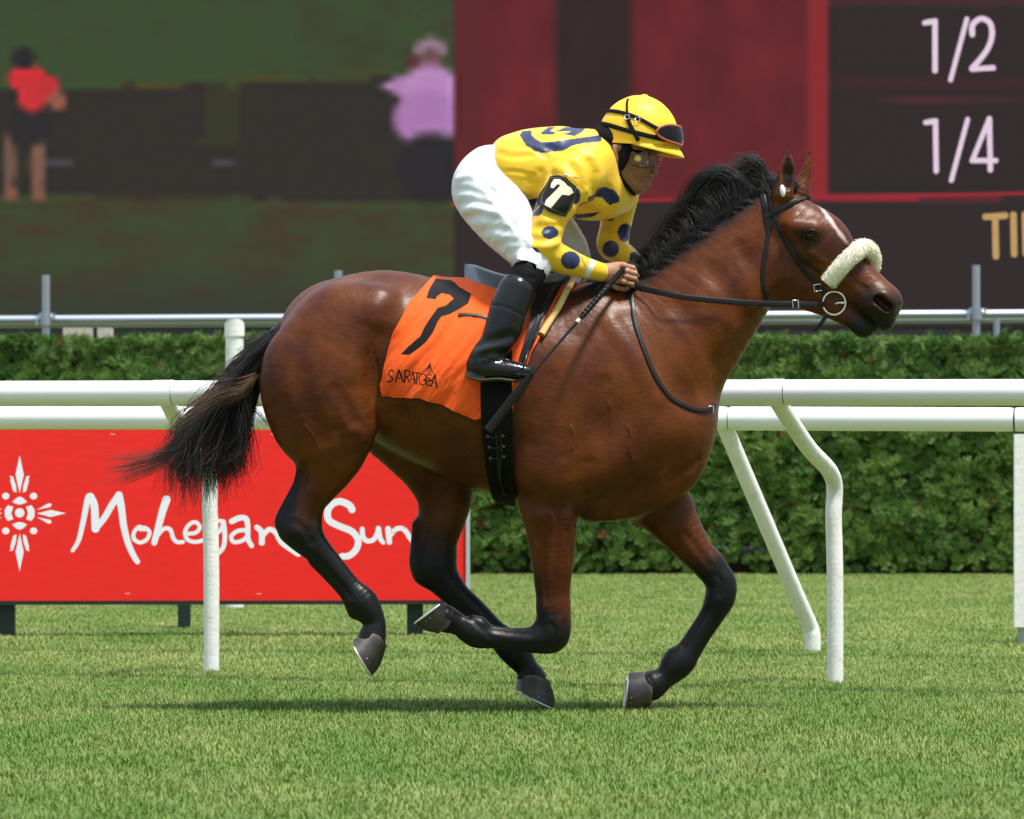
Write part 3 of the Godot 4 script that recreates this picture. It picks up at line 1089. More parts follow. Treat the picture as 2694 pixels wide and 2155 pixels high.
	for l in [[16, -6.32, 46], [485, -7.3, 32], [1092, -6.42, 42]]:
		var p := at(l[0], 1590, l[1])
		s = Shape.new()
		s.box(Vector3(p.x, 0.5, p.z), Vector3(wide(l[2], l[1]) * 0.5, 0.52, 0.03))
		part("leg", s.mesh(), M.dark_green, b)


# ---------------------------------------------------------------- the horse
var HF: Field       # the horse's solid, also used to lay tack on it
var hoofs := []


func hz(px: float) -> float:      # the head is turned a little towards the camera
	return (px - 2040.0) / 737.0 * 0.22


func head_chain(f: Field, list: Array, blend: float, dz := 0.0) -> void:
	for j in list: j[2] = hz(j[0]) + dz + j[2]
	chain(f, list, blend)


func ridge(f: Field, pts: Array, r: float, high: float, cut: int, side := 1.0) -> void:
	# a vein, a muscle edge (cut 0) or a groove (cut 1) laid along the skin: r tells how broad, high how far it rises or sinks
	var line := PackedVector3Array()
	for q in curve2(v2(pts), 6):
		var p := surf(f, q.x, q.y, side)
		if is_finite(p.x): line.append(p + out_of(f, p) * (r if cut else -r))
	for i in line.size() - 1:
		# the ends run out gently
		var ra := r * (0.55 if i == 0 else 1.0); var rb := r * (0.55 if i == line.size() - 2 else 1.0)
		f.same = i > 0
		f.cap(line[i], line[i + 1], ra, rb, Vector3.ONE, high * 4.0, cut)
	f.same = false


func horse_field() -> Field:
	var f := Field.new()
	# trunk
	chain(f, [[900, 905, 0, 172, 0.72], [1010, 920, 0, 209, 0.70], [1130, 970, 0, 236, 0.80], [1250, 1005, 0, 262, 0.80], [1360, 1037, 0, 272, 0.72], [1480, 1050, 0, 280, 0.64], [1600, 1080, 0, 265, 0.58], [1685, 1100, 0, 203, 0.72]], 0.05)
	# withers
	chain(f, [[1330, 830, 0, 70, 0.7], [1450, 818, 0, 62, 0.55], [1580, 800, 0, 55, 0.55], [1690, 770, 0, 45, 0.5]], 0.08)
	# neck
	chain(f, [[1640, 1000, 0, 225, 0.62], [1778, 892, 0, 172, 0.62], [1900, 752, 0, 138, 0.56], [1978, 668, 0, 116, 0.54], [2028, 606, 0, 92, 0.55]], 0.07)
	# crest
	chain(f, [[1660, 790, 0, 40, 0.6], [1780, 690, 0, 34, 0.6], [1900, 605, 0, 30, 0.6], [2010, 535, 0, 26, 0.7]], 0.06)
	for sd in [1.0, -1.0]:
		# shoulder blade and the muscles behind it, point of the shoulder, breast
		chain(f, [[1545, 860, 0.075 * sd, 88, 0.5], [1640, 1000, 0.125 * sd, 105, 0.5], [1735, 1120, 0.115 * sd, 92, 0.6]], 0.07)
		chain(f, [[1735, 1120, 0.115 * sd, 80, 0.7], [1600, 1205, 0.15 * sd, 92, 0.6], [1470, 1225, 0.165 * sd, 92, 0.6]], 0.06)
		chain(f, [[1470, 1000, 0.17 * sd, 88, 0.45], [1450, 1130, 0.185 * sd, 100, 0.5], [1440, 1225, 0.175 * sd, 92, 0.55]], 0.06)
		chain(f, [[1800, 1110, 0.07 * sd, 72, 0.8], [1770, 1225, 0.075 * sd, 78, 0.8], [1660, 1290, 0.075 * sd, 74, 0.8], [1560, 1315, 0.05 * sd, 60, 0.9]], 0.05)
		# loin, croup and hip
		chain(f, [[985, 830, 0.15 * sd, 62, 0.6], [890, 850, 0.13 * sd, 90, 0.6]], 0.08)
		f.cap(at(1000, 795, 0.165 * sd), at(985, 815, 0.17 * sd), 0.03, 0.03, Vector3.ONE, 0.06)
		# jugular groove side of the neck
		chain(f, [[1760, 960, 0.115 * sd, 70, 0.5], [1880, 830, 0.085 * sd, 58, 0.5], [1975, 755, 0.06 * sd, 46, 0.5]], 0.06)
	# near hind leg
	chain(f, [[930, 880, 0.12, 125, 0.72], [846, 985, 0.14, 160, 0.62], [848, 1092, 0.15, 140, 0.62], [868, 1152, 0.155, 103, 0.65]], 0.06)
	chain(f, [[868, 1152, 0.155, 100, 0.66], [876, 1195, 0.155, 80, 0.7], [862, 1235, 0.15, 66, 0.72], [842, 1275, 0.148, 52, 0.78], [816, 1318, 0.145, 43, 0.8], [796, 1358, 0.145, 48, 0.72], [793, 1392, 0.145, 52, 0.7]], 0.03)
	chain(f, [[885, 1040, 0.18, 110, 0.5], [935, 1120, 0.19, 52, 0.7], [948, 1160, 0.185, 22, 0.8]], 0.05)
	chain(f, [[800, 1225, 0.145, 18, 0.8], [784, 1275, 0.145, 14, 0.8], [756, 1335, 0.145, 17, 0.8], [743, 1372, 0.145, 21, 0.85], [756, 1398, 0.145, 24, 0.8]], 0.025)
	chain(f, [[793, 1392, 0.145, 52, 0.7], [806, 1415, 0.145, 46, 0.75], [838, 1450, 0.145, 36, 0.78], [870, 1485, 0.145, 32, 0.75], [920, 1545, 0.145, 30, 0.8], [955, 1588, 0.145, 41, 0.85], [985, 1636, 0.145, 29, 0.95], [979, 1678, 0.145, 37, 1.0]], 0.018)
	chain(f, [[826, 1480, 0.145, 11, 0.9], [905, 1562, 0.145, 11, 0.9], [932, 1610, 0.145, 17, 1.0]], 0.02)
	# far hind leg
	chain(f, [[950, 900, -0.13, 120, 0.7], [1000, 1040, -0.15, 125, 0.6], [1090, 1160, -0.155, 100, 0.62], [1160, 1245, -0.15, 84, 0.66]], 0.06)
	chain(f, [[1160, 1245, -0.15, 84, 0.66], [1170, 1305, -0.15, 73, 0.7], [1164, 1357, -0.148, 63, 0.72], [1152, 1421, -0.145, 52, 0.75], [1146, 1468, -0.145, 56, 0.72], [1143, 1495, -0.145, 54, 0.7]], 0.03)
	chain(f, [[1098, 1380, -0.145, 14, 0.8], [1096, 1450, -0.145, 17, 0.85], [1097, 1480, -0.145, 20, 0.85], [1110, 1510, -0.145, 22, 0.8]], 0.03)
	chain(f, [[1143, 1495, -0.145, 54, 0.7], [1162, 1520, -0.145, 46, 0.75], [1200, 1565, -0.145, 36, 0.78], [1245, 1605, -0.145, 33, 0.75], [1300, 1660, -0.145, 31, 0.8], [1348, 1706, -0.145, 41, 0.85], [1384, 1755, -0.145, 30, 0.95], [1399, 1784, -0.145, 38, 1.0]], 0.018)
	# near fore leg, folded
	chain(f, [[1440, 1225, 0.165, 92, 0.62], [1446, 1310, 0.15, 84, 0.68], [1450, 1388, 0.14, 68, 0.74], [1453, 1450, 0.135, 59, 0.78], [1454, 1534, 0.13, 48, 0.84], [1456, 1597, 0.128, 43, 0.9], [1457, 1645, 0.126, 42, 0.95]], 0.035)
	chain(f, [[1456, 1597, 0.128, 42, 0.9], [1458, 1652, 0.126, 42, 0.95], [1450, 1674, 0.126, 45, 0.92], [1408, 1683, 0.126, 36, 0.85], [1350, 1681, 0.126, 29, 0.82], [1296, 1676, 0.126, 30, 0.82], [1252, 1666, 0.126, 38, 0.86], [1207, 1643, 0.126, 29, 0.95], [1172, 1628, 0.126, 37, 1.0]], 0.018)
	chain(f, [[1425, 1652, 0.126, 22, 0.9], [1440, 1640, 0.126, 18, 0.9]], 0.02)
	chain(f, [[1262, 1640, 0.126, 18, 1.0], [1246, 1640, 0.126, 20, 1.0]], 0.02)
	# far fore leg, reaching down
	chain(f, [[1620, 1240, -0.15, 100, 0.65], [1732, 1318, -0.14, 82, 0.72], [1775, 1376, -0.135, 64, 0.8], [1830, 1450, -0.13, 46, 0.85], [1864, 1484, -0.13, 40, 0.88]], 0.03)
	chain(f, [[1864, 1484, -0.13, 40, 0.88], [1896, 1532, -0.13, 41, 0.92], [1894, 1574, -0.13, 40, 0.92], [1872, 1620, -0.13, 32, 0.82], [1838, 1672, -0.13, 31, 0.8], [1812, 1712, -0.13, 33, 0.82], [1787, 1744, -0.13, 40, 0.86], [1748, 1783, -0.13, 30, 0.95], [1714, 1804, -0.13, 40, 1.0]], 0.018)
	chain(f, [[1770, 1722, -0.13, 16, 1.0], [1760, 1740, -0.13, 17, 1.0]], 0.02)
	# head
	head_chain(f, [[2066, 572, 0, 66, 0.82], [2150, 640, 0, 86, 0.80], [2196, 690, 0, 68, 0.78], [2262, 747, 0, 58, 0.74], [2312, 797, 0, 57, 0.88]], 0.03)
	head_chain(f, [[2058, 700, 0, 98, 0.66], [2118, 742, 0, 72, 0.62], [2188, 792, 0, 46, 0.62], [2240, 828, 0, 36, 0.66], [2272, 856, 0, 33, 0.75]], 0.03)
	head_chain(f, [[2318, 806, 0, 56, 0.95], [2324, 842, 0, 31, 1.05]], 0.025)
	# eye sockets and brows
	for sd in [1.0, -1.0]:
		f.cap(at(2098 - 10 * sd, 596, hz(2110) + 0.075 * sd), at(2148 - 10 * sd, 604, hz(2140) + 0.07 * sd), 0.030, 0.026, Vector3.ONE, 0.035)
	ridge(f, [2130, 664, 2180, 702, 2222, 742], 0.012, 0.004, 0)
	# the jaw stands proud of the throat
	ridge(f, [2024, 560, 2012, 620, 2004, 690, 2012, 760, 2036, 806], 0.016, 0.007, 1)
	# nostril
	ridge(f, [2300, 780, 2326, 772, 2347, 792, 2346, 818, 2318, 820], 0.012, 0.005, 0)
	var np := surf(f, 2314, 788); var nq := surf(f, 2336, 808)
	f.cap(np - Vector3(0.004, 0, 0.004), nq - Vector3(0.002, 0, 0.006), 0.017, 0.016, Vector3(1, 1, 1.5), 0.010, 1)
	# mouth
	ridge(f, [2226, 808, 2252, 830, 2280, 853, 2306, 877], 0.007, 0.009, 1)
	ridge(f, [2232, 822, 2256, 846, 2280, 866, 2300, 878], 0.010, 0.003, 0)
	# ears
	var ez := hz(2060)
	chain(f, [[2058, 508, ez + 0.055, 30, 0.8], [2066, 472, ez + 0.062, 24, 0.62], [2072, 440, ez + 0.064, 19, 0.55], [2074, 412, ez + 0.064, 10, 0.5], [2074, 396, ez + 0.064, 3, 0.6]], 0.02)
	chain(f, [[2104, 510, ez - 0.055, 28, 0.8], [2114, 474, ez - 0.06, 20, 0.6], [2124, 440, ez - 0.06, 13, 0.55], [2129, 412, ez - 0.06, 6, 0.6], [2130, 398, ez - 0.06, 2.5, 0.7]], 0.02)
	chain_cut(f, [[2070, 488, ez + 0.084, 12], [2073, 455, ez + 0.083, 14], [2074, 425, ez + 0.078, 7]], 0.012)
	# muscle edges and folds of the skin, as the light picks them out
	ridge(f, [1716, 1222, 1700, 1246, 1716, 1262, 1736, 1252], 0.014, 0.004, 0)
	ridge(f, [1705, 1250, 1668, 1290, 1624, 1330, 1590, 1356], 0.022, 0.007, 1)
	ridge(f, [1760, 1262, 1800, 1240, 1838, 1210], 0.02, 0.005, 1)
	ridge(f, [1360, 1150, 1362, 1220, 1372, 1290, 1386, 1345], 0.024, 0.006, 1)
	ridge(f, [1540, 1215, 1530, 1270, 1524, 1320, 1520, 1370], 0.03, 0.009, 1)
	ridge(f, [1466, 1330, 1468, 1400, 1462, 1480, 1456, 1560, 1452, 1620], 0.014, 0.004, 1)
	ridge(f, [1494, 1390, 1486, 1470, 1478, 1560, 1472, 1620], 0.012, 0.0035, 1)
	ridge(f, [1416, 1390, 1424, 1460, 1432, 1530, 1440, 1590], 0.012, 0.003, 1)
	ridge(f, [1384, 1408, 1400, 1422, 1412, 1440, 1416, 1460], 0.004, 0.0016, 0)
	ridge(f, [962, 858, 958, 910, 968, 960, 984, 1010, 996, 1050], 0.035, 0.006, 1)
	ridge(f, [880, 1020, 912, 1070, 936, 1115], 0.05, 0.0035, 1)
	ridge(f, [742, 1050, 766, 1100, 800, 1145, 826, 1180], 0.06, 0.004, 1)
	ridge(f, [892, 1130, 900, 1170, 892, 1215], 0.02, 0.005, 1)
	ridge(f, [808, 1215, 800, 1260, 786, 1310, 774, 1340], 0.018, 0.006, 1)
	ridge(f, [836, 1320, 824, 1360, 818, 1400], 0.014, 0.003, 1)
	ridge(f, [832, 1470, 878, 1518, 925, 1572], 0.008, 0.004, 1)
	ridge(f, [1400, 1668, 1340, 1664, 1276, 1654], 0.008, 0.004, 1)
	ridge(f, [1640, 830, 1720, 930, 1780, 1020, 1820, 1080], 0.09, 0.006, 1)
	ridge(f, [1860, 700, 1930, 780, 1960, 840], 0.05, 0.006, 1)
	ridge(f, [1940, 640, 1985, 720, 1995, 790], 0.03, 0.006, 1)
	ridge(f, [2066, 640, 2080, 680, 2100, 700, 2150, 690], 0.02, 0.003, 1)
	# broader shapes of muscle
	chain(f, [[1392, 1205, 0.175, 60, 0.62], [1430, 1245, 0.180, 66, 0.62], [1490, 1240, 0.17, 58, 0.62]], 0.03)
	ridge(f, [1362, 1298, 1410, 1318, 1460, 1322, 1512, 1306], 0.035, 0.010, 1)
	ridge(f, [1010, 880, 1004, 960, 1006, 1040, 1000, 1090], 0.05, 0.010, 1)
	ridge(f, [930, 1128, 950, 1150, 946, 1178], 0.022, 0.005, 0)
	ridge(f, [868, 1190, 890, 1230, 870, 1280], 0.02, 0.004, 1)
	ridge(f, [1452, 985, 1418, 1080, 1396, 1170], 0.06, 0.005, 1)
	ridge(f, [1585, 1000, 1556, 1100, 1530, 1190], 0.06, 0.005, 1)
	ridge(f, [1600, 830, 1672, 950, 1735, 1060], 0.06, 0.005, 0)
	ridge(f, [800, 880, 786, 980, 812, 1080, 850, 1150], 0.07, 0.006, 1)
	ridge(f, [1000, 800, 950, 900, 925, 1000], 0.05, 0.005, 0)
	ridge(f, [1780, 800, 1850, 880, 1880, 960], 0.06, 0.006, 1)
	ridge(f, [1480, 1215, 1450, 1290, 1436, 1360], 0.03, 0.004, 0)
	ridge(f, [2120, 700, 2100, 750, 2110, 790], 0.03, 0.004, 1)
	ridge(f, [2200, 690, 2240, 730, 2280, 762], 0.02, 0.004, 1)
	# bone and tendon of the far legs
	ridge(f, [1862, 1600, 1826, 1656, 1796, 1704], 0.008, 0.0035, 1)
	ridge(f, [1190, 1580, 1240, 1628, 1290, 1676], 0.008, 0.0035, 1)
	ridge(f, [1884, 1512, 1900, 1534, 1892, 1566], 0.010, 0.003, 1)
	ridge(f, [1800, 1400, 1838, 1448, 1868, 1490], 0.012, 0.004, 1)
	ridge(f, [1444, 1640, 1462, 1660, 1456, 1690], 0.010, 0.003, 1)
	ridge(f, [770, 1370, 800, 1392, 822, 1430], 0.012, 0.004, 1)
	# veins
	for vn in [[1650, 1120, 1662, 1150, 1656, 1185, 1668, 1215], [1600, 1060, 1612, 1100, 1604, 1140], [1500, 1120, 1512, 1150, 1506, 1185], [1388, 1400, 1402, 1420, 1412, 1448, 1408, 1480], [1440, 1345, 1456, 1362, 1452, 1400], [1130, 1130, 1180, 1150, 1230, 1176, 1262, 1196], [1150, 1100, 1200, 1122, 1245, 1150], [800, 1120, 824, 1150, 840, 1190], [862, 1300, 850, 1340, 846, 1380], [2150, 690, 2176, 724, 2206, 744], [2110, 700, 2130, 726, 2128, 760], [2240, 720, 2262, 740, 2286, 752], [1940, 850, 1900, 930, 1862, 1010]]:
		ridge(f, vn, 0.0042, 0.0018, 0)
	for i in 5: ridge(f, [978 + i * 5, 900 + i * 24, 988 + i * 4, 946 + i * 21, 1001 + i * 2, 996 + i * 17], 0.005, 0.0011, 1)
	for i in 6: ridge(f, [1012 + i * 11, 1060 + i * 2, 1019 + i * 11, 1092 + i * 3], 0.005, 0.0013, 1)
	return f


func chain_cut(f: Field, list: Array, blend: float) -> void:
	for i in list.size() - 1:
		var p: Array = list[i]; var q: Array = list[i + 1]
		f.cap(at(p[0], p[1], p[2]), at(q[0], q[1], q[2]), wide(p[3]), wide(q[3]), Vector3.ONE, blend, 1)


func step(a: float, b: float, x: float) -> float:
	return smoothstep(a, b, x)


func coat(p: Vector3) -> Color:
	# bay: red brown with black points, all linear values
	var d := (DIST - p.z) / FOCAL
	var px := p.x / d + 1347.0
	var py := 1231.0 - (p.y - EYE) / d
	var n1 := noise.get_noise_3d(p.x * 5.0, p.y * 5.0, p.z * 5.0)
	var n2 := noise.get_noise_3d(p.x * 24.0, p.y * 24.0, p.z * 24.0)
	var c := Color(0.056, 0.0128, 0.0040).lerp(Color(0.135, 0.0365, 0.0082), clampf(0.5 + n1 * 0.75 + 0.35 * noise.get_noise_3d(p.x * 1.6 + 7.0, p.y * 1.6, p.z), 0, 1))
	c = c * (1.0 + 0.16 * n2 + 0.12 * noise.get_noise_3d(p.x * 30.0, p.y * 110.0, p.z * 60.0))
	var dark := Color(0.0105, 0.0085, 0.0080)
	var wob := n2 * 22.0 + n1 * 30.0
	var k := 0.0
	if py > 1150.0:
		if px < 1045.0 and p.z > 0.0:
			k = step(1295, 1420, py + wob)
			if py > 1205.0: k = maxf(k, step(26, -8, px - (lerpf(800, 772, clampf((py - 1215) / 120.0, 0, 1))) - wob * 0.3) * step(1205, 1260, py))
		elif px < 1500.0 and p.z < 0.0:
			k = step(1330, 1470, py + wob)
			k = maxf(k, step(46, -6, px - 1100.0 - wob * 0.5) * step(1300, 1430, py + wob))
		elif px < 1560.0 and p.z > 0.0:
			k = step(1550, 1650, py + wob * 1.6 - (px - 1455.0) * 0.5)
			k = maxf(k, step(1480, 1560, py + wob) * step(1440, 1412, px))
		elif px > 1500.0 and p.z < 0.0:
			k = step(1425, 1510, py + wob + (px - 1850.0) * 0.35)
	if px > 1990.0 and py < 960.0:
		# dark muzzle, eyelids and inside of the ear
		k = maxf(k, step(2200, 2285, px + (py - 800.0) * 0.35 + wob * 0.6) * 0.90 * step(724, 786, py + (px - 2300.0) * -0.30 + wob * 0.4))
		k = maxf(k, step(0, 40, py - 815.0 + (px - 2240.0) * 0.3 + wob * 0.5) * step(2200, 2235, px))
		k = maxf(k, 0.85 * step(44, 18, Vector2((px - 2134.0) * 0.72, (py - 626.0) * 1.0).length() + n2 * 10.0))
		k = maxf(k, 0.5 * step(60, 20, Vector2((px - 2175.0) * 0.6, (py - 655.0)).length() + n2 * 10.0))
		if py < 500.0:
			var e := Vector2((px - 2073.0) / 15.0, (py - 455.0) / 42.0).length()
			if p.z > hz(2060) + 0.058: k = maxf(k, step(1.05, 0.75, e) * 0.93)
			k = maxf(k, step(415, 400, py) * 0.8)
		# the thin white streak down the forehead
		var st := 2160.0 + (py - 545.0) * 0.72
		var s := step(9, 3, absf(px - st) + n2 * 5.0) * step(535, 560, py) * step(652, 620, py)
		if p.z > hz(px) - 0.06: c = c.lerp(Color(0.55, 0.46, 0.42), s * 0.85)
		if Vector2((px - 2328.0) / 26.0, (py - 800.0) / 19.0).length() < 0.75: c = Color(0.05, 0.012, 0.010); k = minf(k, 0.35)
	# darker along the crest and the back
	if px > 1640.0 and px < 2050.0:
		var crest := 742.0 - (px - 1702.0) * 0.722
		k = maxf(k, 0.85 * step(26, -16, py - crest + wob * 0.4))
	c = c.lerp(dark, clampf(k, 0, 1))
	c.a = 1.0
	return c


func hoof(parent: Node3D, heel: Array, toe: Array, crown: Array, z: float) -> void:
	# sole from heel to toe, crown is the front of the coronet
	var h := at(heel[0], heel[1], z); var t := at(toe[0], toe[1], z); var k := at(crown[0], crown[1], z)
	var ax := (t - h).normalized()
	var ay := (k - t) - ax * (k - t).dot(ax)
	var tall := ay.length()
	ay = ay.normalized()
	var az := ax.cross(ay)
	var long := (t - h).length()
	var back := (k - t).dot(ax)          # how far the toe wall leans back
	var wide_ := long * 0.47
	var s := Shape.new()
	var sides := 30
	var rows := 7
	for j in rows + 1:
		var u := float(j) / rows
		var y := u * tall
		var front := long + back * u + long * 0.07 * sin(PI * clampf(u * 1.15, 0, 1))
		var rear := lerpf(0.0, back * 0.25, u)
		var w := wide_ * lerpf(1.0, 0.82, u)
		for i in sides + 1:
			var a := TAU * i / sides
			var x := (front + rear) * 0.5 + cos(a) * (front - rear) * 0.5
			var zz := sin(a) * w * (1.0 if cos(a) > 0 else 1.0 - 0.12 * cos(a) * cos(a))
			var heel_low := maxf(0.0, -cos(a)) * tall * 0.42 * u
			var p := h + ax * x + ay * (y - heel_low) + az * zz
			var nn := (ax * cos(a) * 1.0 + az * sin(a) + ay * 0.3).normalized()
			var g := noise.get_noise_2d(a * 1.2, u * 14.0)
			var c := Color(0.030, 0.026, 0.024).lerp(Color(0.060, 0.050, 0.042), clampf(0.4 + g, 0, 1))
			if u > 0.86: c = Color(0.11, 0.085, 0.06)
			s.vert(p, nn, c)
	for j in rows:
		for i in sides:
			var a := j * (sides + 1) + i
			s.quad(a, a + 1, a + sides + 2, a + sides + 1)
	var mid := s.vert(h + ax * long * 0.5 + ay * 0.006, -ay, Color(0.03, 0.028, 0.026))
	for i in sides:
		var a := s.vert(s.v[i], -ay, Color(0.03, 0.028, 0.026)); var b := s.vert(s.v[i + 1], -ay, Color(0.03, 0.028, 0.026))
		s.tri(mid, a, b)
	var o := part("hoof", s.mesh(), M.hoof, parent)
	var line := PackedVector3Array()
	for i in 21:
		var a := lerpf(-2.3, 2.3, i / 20.0)
		line.append(h + ax * (long * 0.5 + cos(a) * long * 0.49) + az * sin(a) * wide_ * 0.97 - ay * 0.004)
	s = Shape.new()
	s.tube(line, even(line.size(), 0.0075), 8, true, Color.WHITE, 0.5, ay)
	var shoe := part("horseshoe", s.mesh(), M.alloy, o)
	shoe.set_meta("label", "thin bright metal shoe")
	s = Shape.new()
	for i in 3:
		var a := 0.75 + i * 0.28
		var c := h + ax * (long * 0.5 + cos(a) * long * 0.5 + back * 0.17) + az * sin(a) * wide_ * 0.99 + ay * tall * 0.17
		s.ball(c, Vector3.ONE * 0.0020, 4, 6)
	part("nail", s.mesh(), M.alloy, o)


func build_horse() -> void:
	HF = horse_field()
	var g := HF.build(at(640, 1900, -0.45), at(2420, 370, 0.45), HORSE_CELL)
	var col := PackedColorArray()
	for p in g.v: col.append(coat(p))
	M.coat = paint(Color.WHITE, 0.38, 0.33)
	M.coat.vertex_color_use_as_albedo = true
	var hair := noise_tex(0.028, 1024, true, 5.0)
	(hair.noise as FastNoiseLite).fractal_octaves = 6
	(hair.noise as FastNoiseLite).fractal_gain = 0.62
	relief(M.coat, hair, 1.0, 0.30)
	M.coat.uv1_scale = Vector3(1.1, 1.7, 1.5)
	M.hoof = paint(Color.WHITE, 0.45, 0.5)
	M.hoof.vertex_color_use_as_albedo = true
	M.alloy = paint(Color(0.75, 0.76, 0.78), 0.3, 0.5, 0.8)
	var h := base("horse")
	tag(h, "bay racehorse with black mane and tail galloping to the right, all hooves off the turf", "horse")
	part("body", mesh_of(g.v, g.n, col, g.idx), M.coat, h)
	hoof(h, [928, 1688], [980, 1777], [1018, 1700], 0.145)
	hoof(h, [1356, 1812], [1456, 1862], [1447, 1792], -0.145)
	hoof(h, [1170, 1584], [1094, 1642], [1152, 1668], 0.126)
	hoof(h, [1656, 1770], [1644, 1876], [1712, 1856], -0.13)
	# eye
	var ep := surf(HF, 2131, 622)
	var s := Shape.new()
	s.ball(ep - Vector3(-0.002, 0, 0.012), Vector3(0.0215, 0.0170, 0.0180), 14, 22)
	M.eye = paint(Color(0.004, 0.003, 0.003), 0.05, 0.36)
	part("eye", s.mesh(), M.eye, h).set_meta("label", "large dark shining eye")
	s = Shape.new()
	for lid in [[2108, 630, 2116, 612, 2131, 605, 2146, 609, 2156, 622]]:
		var line := PackedVector3Array()
		for i in range(0, lid.size(), 2):
			var p := surf(HF, lid[i], lid[i + 1])
			line.append(p + Vector3(0, 0, 0.003))
		line = smooth_line(line, 5)
		var rad := PackedFloat32Array()
		for i in line.size(): rad.append(0.0010 + 0.0022 * sin(PI * i / (line.size() - 1.0)))
		s.tube(line, rad, 9, true, Color(0.014, 0.009, 0.008))
	part("eyelid", s.mesh(), M.coat, h)
	# white patch of the ear plug
	s = Shape.new()
	var er := surf(HF, 2059, 502)
	s.ball(er, Vector3(0.010, 0.022, 0.010), 8, 12, Color.WHITE, Basis(Vector3.BACK, 0.12))
	part("ear_plug", s.mesh(), paint(Color(0.8, 0.8, 0.8), 0.8), h).set_meta("label", "white cotton plug in the near ear")
	build_hair(h)


# ---------------------------------------------------------------- mane and tail, hair by hair
func strand(s: Shape, pts: PackedVector3Array, r0: float, r1: float, c: Color) -> void:
	var n := pts.size()
	var start := s.v.size()
	for i in n:
		var d := (pts[mini(i + 1, n - 1)] - pts[maxi(i - 1, 0)]).normalized()
		var side := d.cross(Vector3(0.1, 0.2, 1)).normalized()
		var up := side.cross(d)
		var r := lerpf(r0, r1, float(i) / (n - 1))
		for k in 3:
			var a := TAU * k / 3.0
			var o := side * cos(a) + up * sin(a)
			s.v.append(pts[i] + o * r); s.n.append(o); s.c.append(c); s.uv.append(Vector2.ZERO)
	for i in n - 1:
		for k in 3:
			var a := start + i * 3 + k; var b := start + i * 3 + (k + 1) % 3
			s.idx.append_array(PackedInt32Array([a, b, a + 3, b, b + 3, a + 3]))


func lock(s: Shape, path: PackedVector3Array, count: int, spread0: float, spread1: float, r0: float, c: Color, wild := 0.3, curl := 0.0) -> void:
	# a lock of hair: strands that follow a path, gathered at the root and loosened towards the end
	for i in count:
		var off := Vector3(rng.randfn(0, 1), rng.randfn(0, 1), rng.randfn(0, 1)).limit_length(2.0)
		var end := Vector3(rng.randfn(0, 1), rng.randfn(0, 1), rng.randfn(0, 1))
		var length := rng.randf_range(0.80, 1.05)
		var ph := rng.randf() * TAU
		var pts := PackedVector3Array()
		var n := path.size()
		var tint := c * rng.randf_range(0.6, 1.35)
		tint.a = 1.0
		for k in n:
			var u := float(k) / (n - 1)
			var x := u * length * (n - 1)
			var j := mini(int(x), n - 2)
			var p := path[j].lerp(path[j + 1], x - j)
			p += off * lerpf(spread0, spread1, u) + end * spread1 * wild * u * u
			if curl > 0.0: p += Vector3(sin(u * 9.0 + ph), cos(u * 11.0 + ph), sin(u * 7.0 + ph)) * curl * u
			pts.append(p)
		strand(s, pts, r0, r0 * 0.35, tint)


func path3(list: Array, steps := 5) -> PackedVector3Array:
	var p := PackedVector3Array()
	for i in range(0, list.size(), 3): p.append(at(list[i], list[i + 1], list[i + 2]))
	return smooth_line(p, steps)


